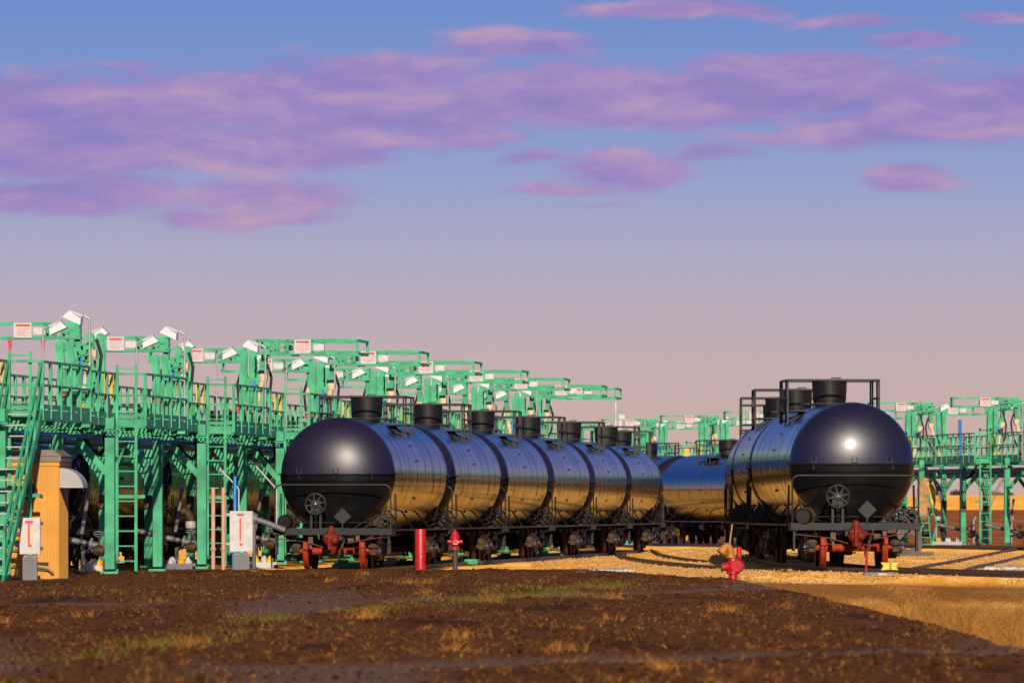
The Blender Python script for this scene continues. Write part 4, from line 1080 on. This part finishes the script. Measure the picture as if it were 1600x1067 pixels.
# ------------------------------------------------------------------ fence, bare saplings and bushes beyond the distant rack
fa, fb = pt(1290,452), pt(1700,440)
fe = thing('wire_fence', 'low wire fence with angled posts on the brown field behind the distant rack', 'fence', fa)
v = fb-fa; nn = 7
for k in range(nn+1):
    p = v*k/nn; z0 = -.12
    m = MB(); m.tube([(p.x,p.y,z0),(p.x,p.y,z0+1.1),(p.x+.1,p.y-.02,z0+1.3)],.04,8); m.build('post', M['greylight'], fe)
m = MB()
for z in (.2,.5,.86,1.1): m.tube([Vector((0,0,z-.06)), v+Vector((0,0,z-.06))],.014,5)
m.build('wire', M['steel'], fe)
def sapling(px, d, h, label, seed, n1):
    t = thing('bare_sapling', label, 'tree', pt(px, d, ground_z((px-800)*d/F, d)), 0, 'bare saplings')
    rnd = random.Random(seed); tr = MB(); bb = MB()
    pts = [Vector((0,0,0))]
    for k in range(6): pts.append(pts[-1]+Vector((rnd.uniform(-.08,.08),rnd.uniform(-.08,.08),h/6)))
    tr.tube(pts, .055, 7, r2=.015)
    def grow(p, d, L, r, lv):
        q = p+d*L*.5+Vector((rnd.uniform(-.05,.05),0,.02)); e = q+(d+Vector((0,0,.25))).normalized()*L*.5
        bb.tube([p,q,e], r, 5, r2=r*.4)
        if lv:
            for _ in range(3):
                a = rnd.uniform(0,2*math.pi); dd = (d+Vector((math.cos(a),math.sin(a),.5))*.7).normalized(); grow(q+(e-q)*rnd.random(), dd, L*rnd.uniform(.45,.7), r*.6, lv-1)
    for k in range(n1):
        i = rnd.uniform(2,5.5); p = pts[int(i)].lerp(pts[int(i)+1], i-int(i)); a = rnd.uniform(0,2*math.pi)
        grow(p, Vector((math.cos(a)*.8,math.sin(a)*.8,.8)).normalized(), h*rnd.uniform(.2,.34), .022, 2)
    tr.build('trunk', M['bark'], t); bb.build('branches', M['bark'], t)
sapling(1547, 462, 4.2, 'leafless young tree with many twigs behind the distant rack ladder', 1, 9)
sapling(1470, 490, 3.2, 'thin leafless sapling left of the distant rack column', 2, 4)
def bush(px, d, w, h, label, seed):
    t = thing('bush', label, 'bush', pt(px, d, ground_z((px-800)*d/F, d)-.2), 0, 'bushes on the horizon'); rnd = random.Random(seed)
    m = MB(); k = 0
    while k < 420:
        x, y, z = rnd.uniform(-1,1), rnd.uniform(-1,1), rnd.uniform(0,1)
        top = .55+.45*noise.noise((x*2.5,y*2.5,seed*3.3))
        if x*x+y*y+z*z/(top*top+.05) > 1: continue
        c = Vector((x*w/2,y*w/2,z*h+.25)); s = .16*h
        a = [c+Vector((rnd.uniform(-s,s),rnd.uniform(-s,s),rnd.uniform(-s,s))) for _ in range(3)]; m.add(a, [(0,1,2)]); k += 1
    m.build('crown', M['hazed_bush'], t, False, fixn=False)
    m = MB(); m.tube([(0,0,0),(.05,0,h*.3),(0,0,h*.6)],.06*h,6,r2=.02*h); m.build('trunk', M['bark'], t)
for i, (px, w, h) in enumerate(((1458,4.0,2.6),(1494,3.2,2.2),(1556,7.5,1.5),(1576,3.0,1.3))):
    bush(px, 2300, w, h, 'small dark bush on the far horizon, %s counted from the tan hood' % ordn[i], i+1)

# ------------------------------------------------------------------ sky, sun, camera
SUN_EL, SUN_AZ = R(20), R(3.0)               # the sun stands behind the camera, a little to its right
w = bpy.data.worlds.new('World'); scene.world = w; w.use_nodes = True
T = NT(w.node_tree); T.N.clear()
out = T.N.new('ShaderNodeOutputWorld'); bg = T.N.new('ShaderNodeBackground'); bg.inputs['Strength'].default_value = .07
sky = T.N.new('ShaderNodeTexSky'); sky.sky_type = 'NISHITA'; sky.sun_disc = False; sky.sun_elevation = SUN_EL; sky.sun_rotation = math.pi-SUN_AZ
tc = T.N.new('ShaderNodeTexCoord'); dirv = tc.outputs['Generated']
sp = T.N.new('ShaderNodeSeparateXYZ'); T.lk(dirv, sp.inputs[0])
el = T.math('ARCSINE', sp.outputs[2]); az = T.math('ARCTAN2', sp.outputs[0], sp.outputs[1])
stops = [(795,(201,171,160)),(690,(202,174,166)),(600,(198,174,173)),(500,(189,173,183)),(400,(174,170,195)),(300,(155,164,203)),(200,(135,155,206)),(0,(110,142,202)),(-350,(94,132,200)),(-900,(54,108,206)),(-1500,(34,92,204)),(-2700,(40,90,190))]
grad = T.ramp(T.math('DIVIDE', el, .25, clamp=True), [(((795-y)/F)/.25, lin(c)) for y, c in stops])
K = F/1600
cmb = T.N.new('ShaderNodeCombineXYZ'); T.lk(T.math('MULTIPLY', az, K), cmb.inputs[0]); T.lk(T.math('MULTIPLY', el, K), cmb.inputs[1]); uv = cmb.outputs[0]
warp = T.N.new('ShaderNodeTexNoise'); T.lk(uv, warp.inputs['Vector']); warp.inputs['Scale'].default_value = 9; warp.inputs['Detail'].default_value = 5
uvw = T.vm('ADD', uv, T.vm('MULTIPLY', T.vm('SUBTRACT', warp.outputs['Color'], (.5,.5,.5)), (.075,.030,0)))
# cloud banks, plus added ones out of view, as soft lobes on the sky (azimuth, elevation, in units of the 6.5 degree wide view)
lobes = [(40,160,240,62,1),(330,160,260,62,1),(100,235,300,52,1),(420,225,260,44,.95),(600,115,230,42,.95),(620,175,260,46,.95),(880,150,260,52,1),(1080,150,260,56,1),(1320,140,240,50,1),(1560,170,260,62,1),(1380,195,260,40,.95),(800,76,150,30,.8),(1250,105,280,30,.95),(150,200,300,60,.95),(1000,175,300,36,.9),
         (90,305,260,38,.95),(420,302,150,36,.95),(360,338,170,22,.85),(985,262,120,38,1),(900,292,130,16,.75),(1420,275,80,28,1),(840,243,90,13,.75),(1440,68,85,19,.95),(1060,14,200,17,.95),(1340,34,130,13,.75),(1560,28,90,12,.7),(200,105,120,16,.55),(2750,80,800,150,1),(2700,-330,900,110,.95),(3300,330,900,120,.8),(2900,-700,900,150,.75),(400,-300,500,70,.5),(1190,215,90,14,.7),(1120,240,70,18,.7),(590,250,60,13,.6),(940,318,80,9,.5),(700,210,160,24,.7)]  # wide lobes far right, out of view, added to turn the shell reflections mauve
acc = None
for px, y, a, b_, amp in lobes:
    u, v_ = (px-800)/1600, (795-y)/1600
    dv = T.vm('MULTIPLY', T.vm('SUBTRACT', uvw, (u,v_,0)), (1600/a,1600/b_,0))
    e = T.math('EXPONENT', T.math('MULTIPLY', T.vm('DOT_PRODUCT', dv, dv), -1.0))
    e = T.math('MULTIPLY', e, amp); acc = e if acc is None else T.math('MAXIMUM', acc, e)
nv = T.vm('MULTIPLY', uvw, (9,34,0)); n1 = T.noise(nv, 1.0, 10, .62); n1b = T.noise(T.vm('ADD', nv, (.12,.42,0)), 1.0, 6, .58)
n2 = T.noise(T.vm('ADD', T.vm('MULTIPLY', uvw, (5,18,0)), (3.7,9.1,0)), 1.0, 6, .55)
dens = T.math('ADD', acc, T.math('MULTIPLY', T.math('SUBTRACT', n1, .5), 1.4))
cf = T.math('MULTIPLY', T.mapr(dens, .2, .72), .82)
lit = T.math('ADD', T.math('MULTIPLY', T.math('SUBTRACT', n1, n1b), 1.1), n2)     # tops of the banks catch the low sun
ccol = T.ramp(lit, [(.22,lin((142,124,190))),(.46,lin((160,131,191))),(.62,lin((174,142,191))),(.85,lin((196,156,186)))])
custom = T.mix(cf, grad, ccol)
custom = T.vm('MULTIPLY', custom, (1/.07,1/.07,1/.07))
fin = T.mix(T.mapr(el, .12, .42), custom, sky.outputs[0])
T.lk(fin, bg.inputs['Color']); T.lk(bg.outputs[0], out.inputs[0])

sl = bpy.data.lights.new('sun', 'SUN'); sl.energy = 4.6; sl.angle = R(.5); sl.color = (1.0,.88,.70)
so = bpy.data.objects.new('sun', sl); COL.objects.link(so)
sdir = Vector((math.sin(SUN_AZ)*math.cos(SUN_EL), -math.cos(SUN_AZ)*math.cos(SUN_EL), math.sin(SUN_EL)))
so.rotation_euler = sdir.to_track_quat('Z','Y').to_euler(); so.location = (0,-20,30)

cd = bpy.data.cameras.new('camera'); cd.sensor_width = 36; cd.lens = F/1600*36; cd.shift_y = (795-533.5)/1600; cd.clip_start = 1; cd.clip_end = 20000
cd.dof.use_dof = True; cd.dof.focus_distance = 236; cd.dof.aperture_fstop = 5.6
co = bpy.data.objects.new('camera', cd); COL.objects.link(co); co.location = (0,0,HZ); co.rotation_euler = (R(90),0,0); scene.camera = co
scene.view_settings.view_transform = 'Standard'; scene.view_settings.look = 'None'; scene.view_settings.exposure = 0; scene.view_settings.gamma = 1
scene.cycles.max_bounces = 6; scene.cycles.glossy_bounces = 4; scene.cycles.diffuse_bounces = 2
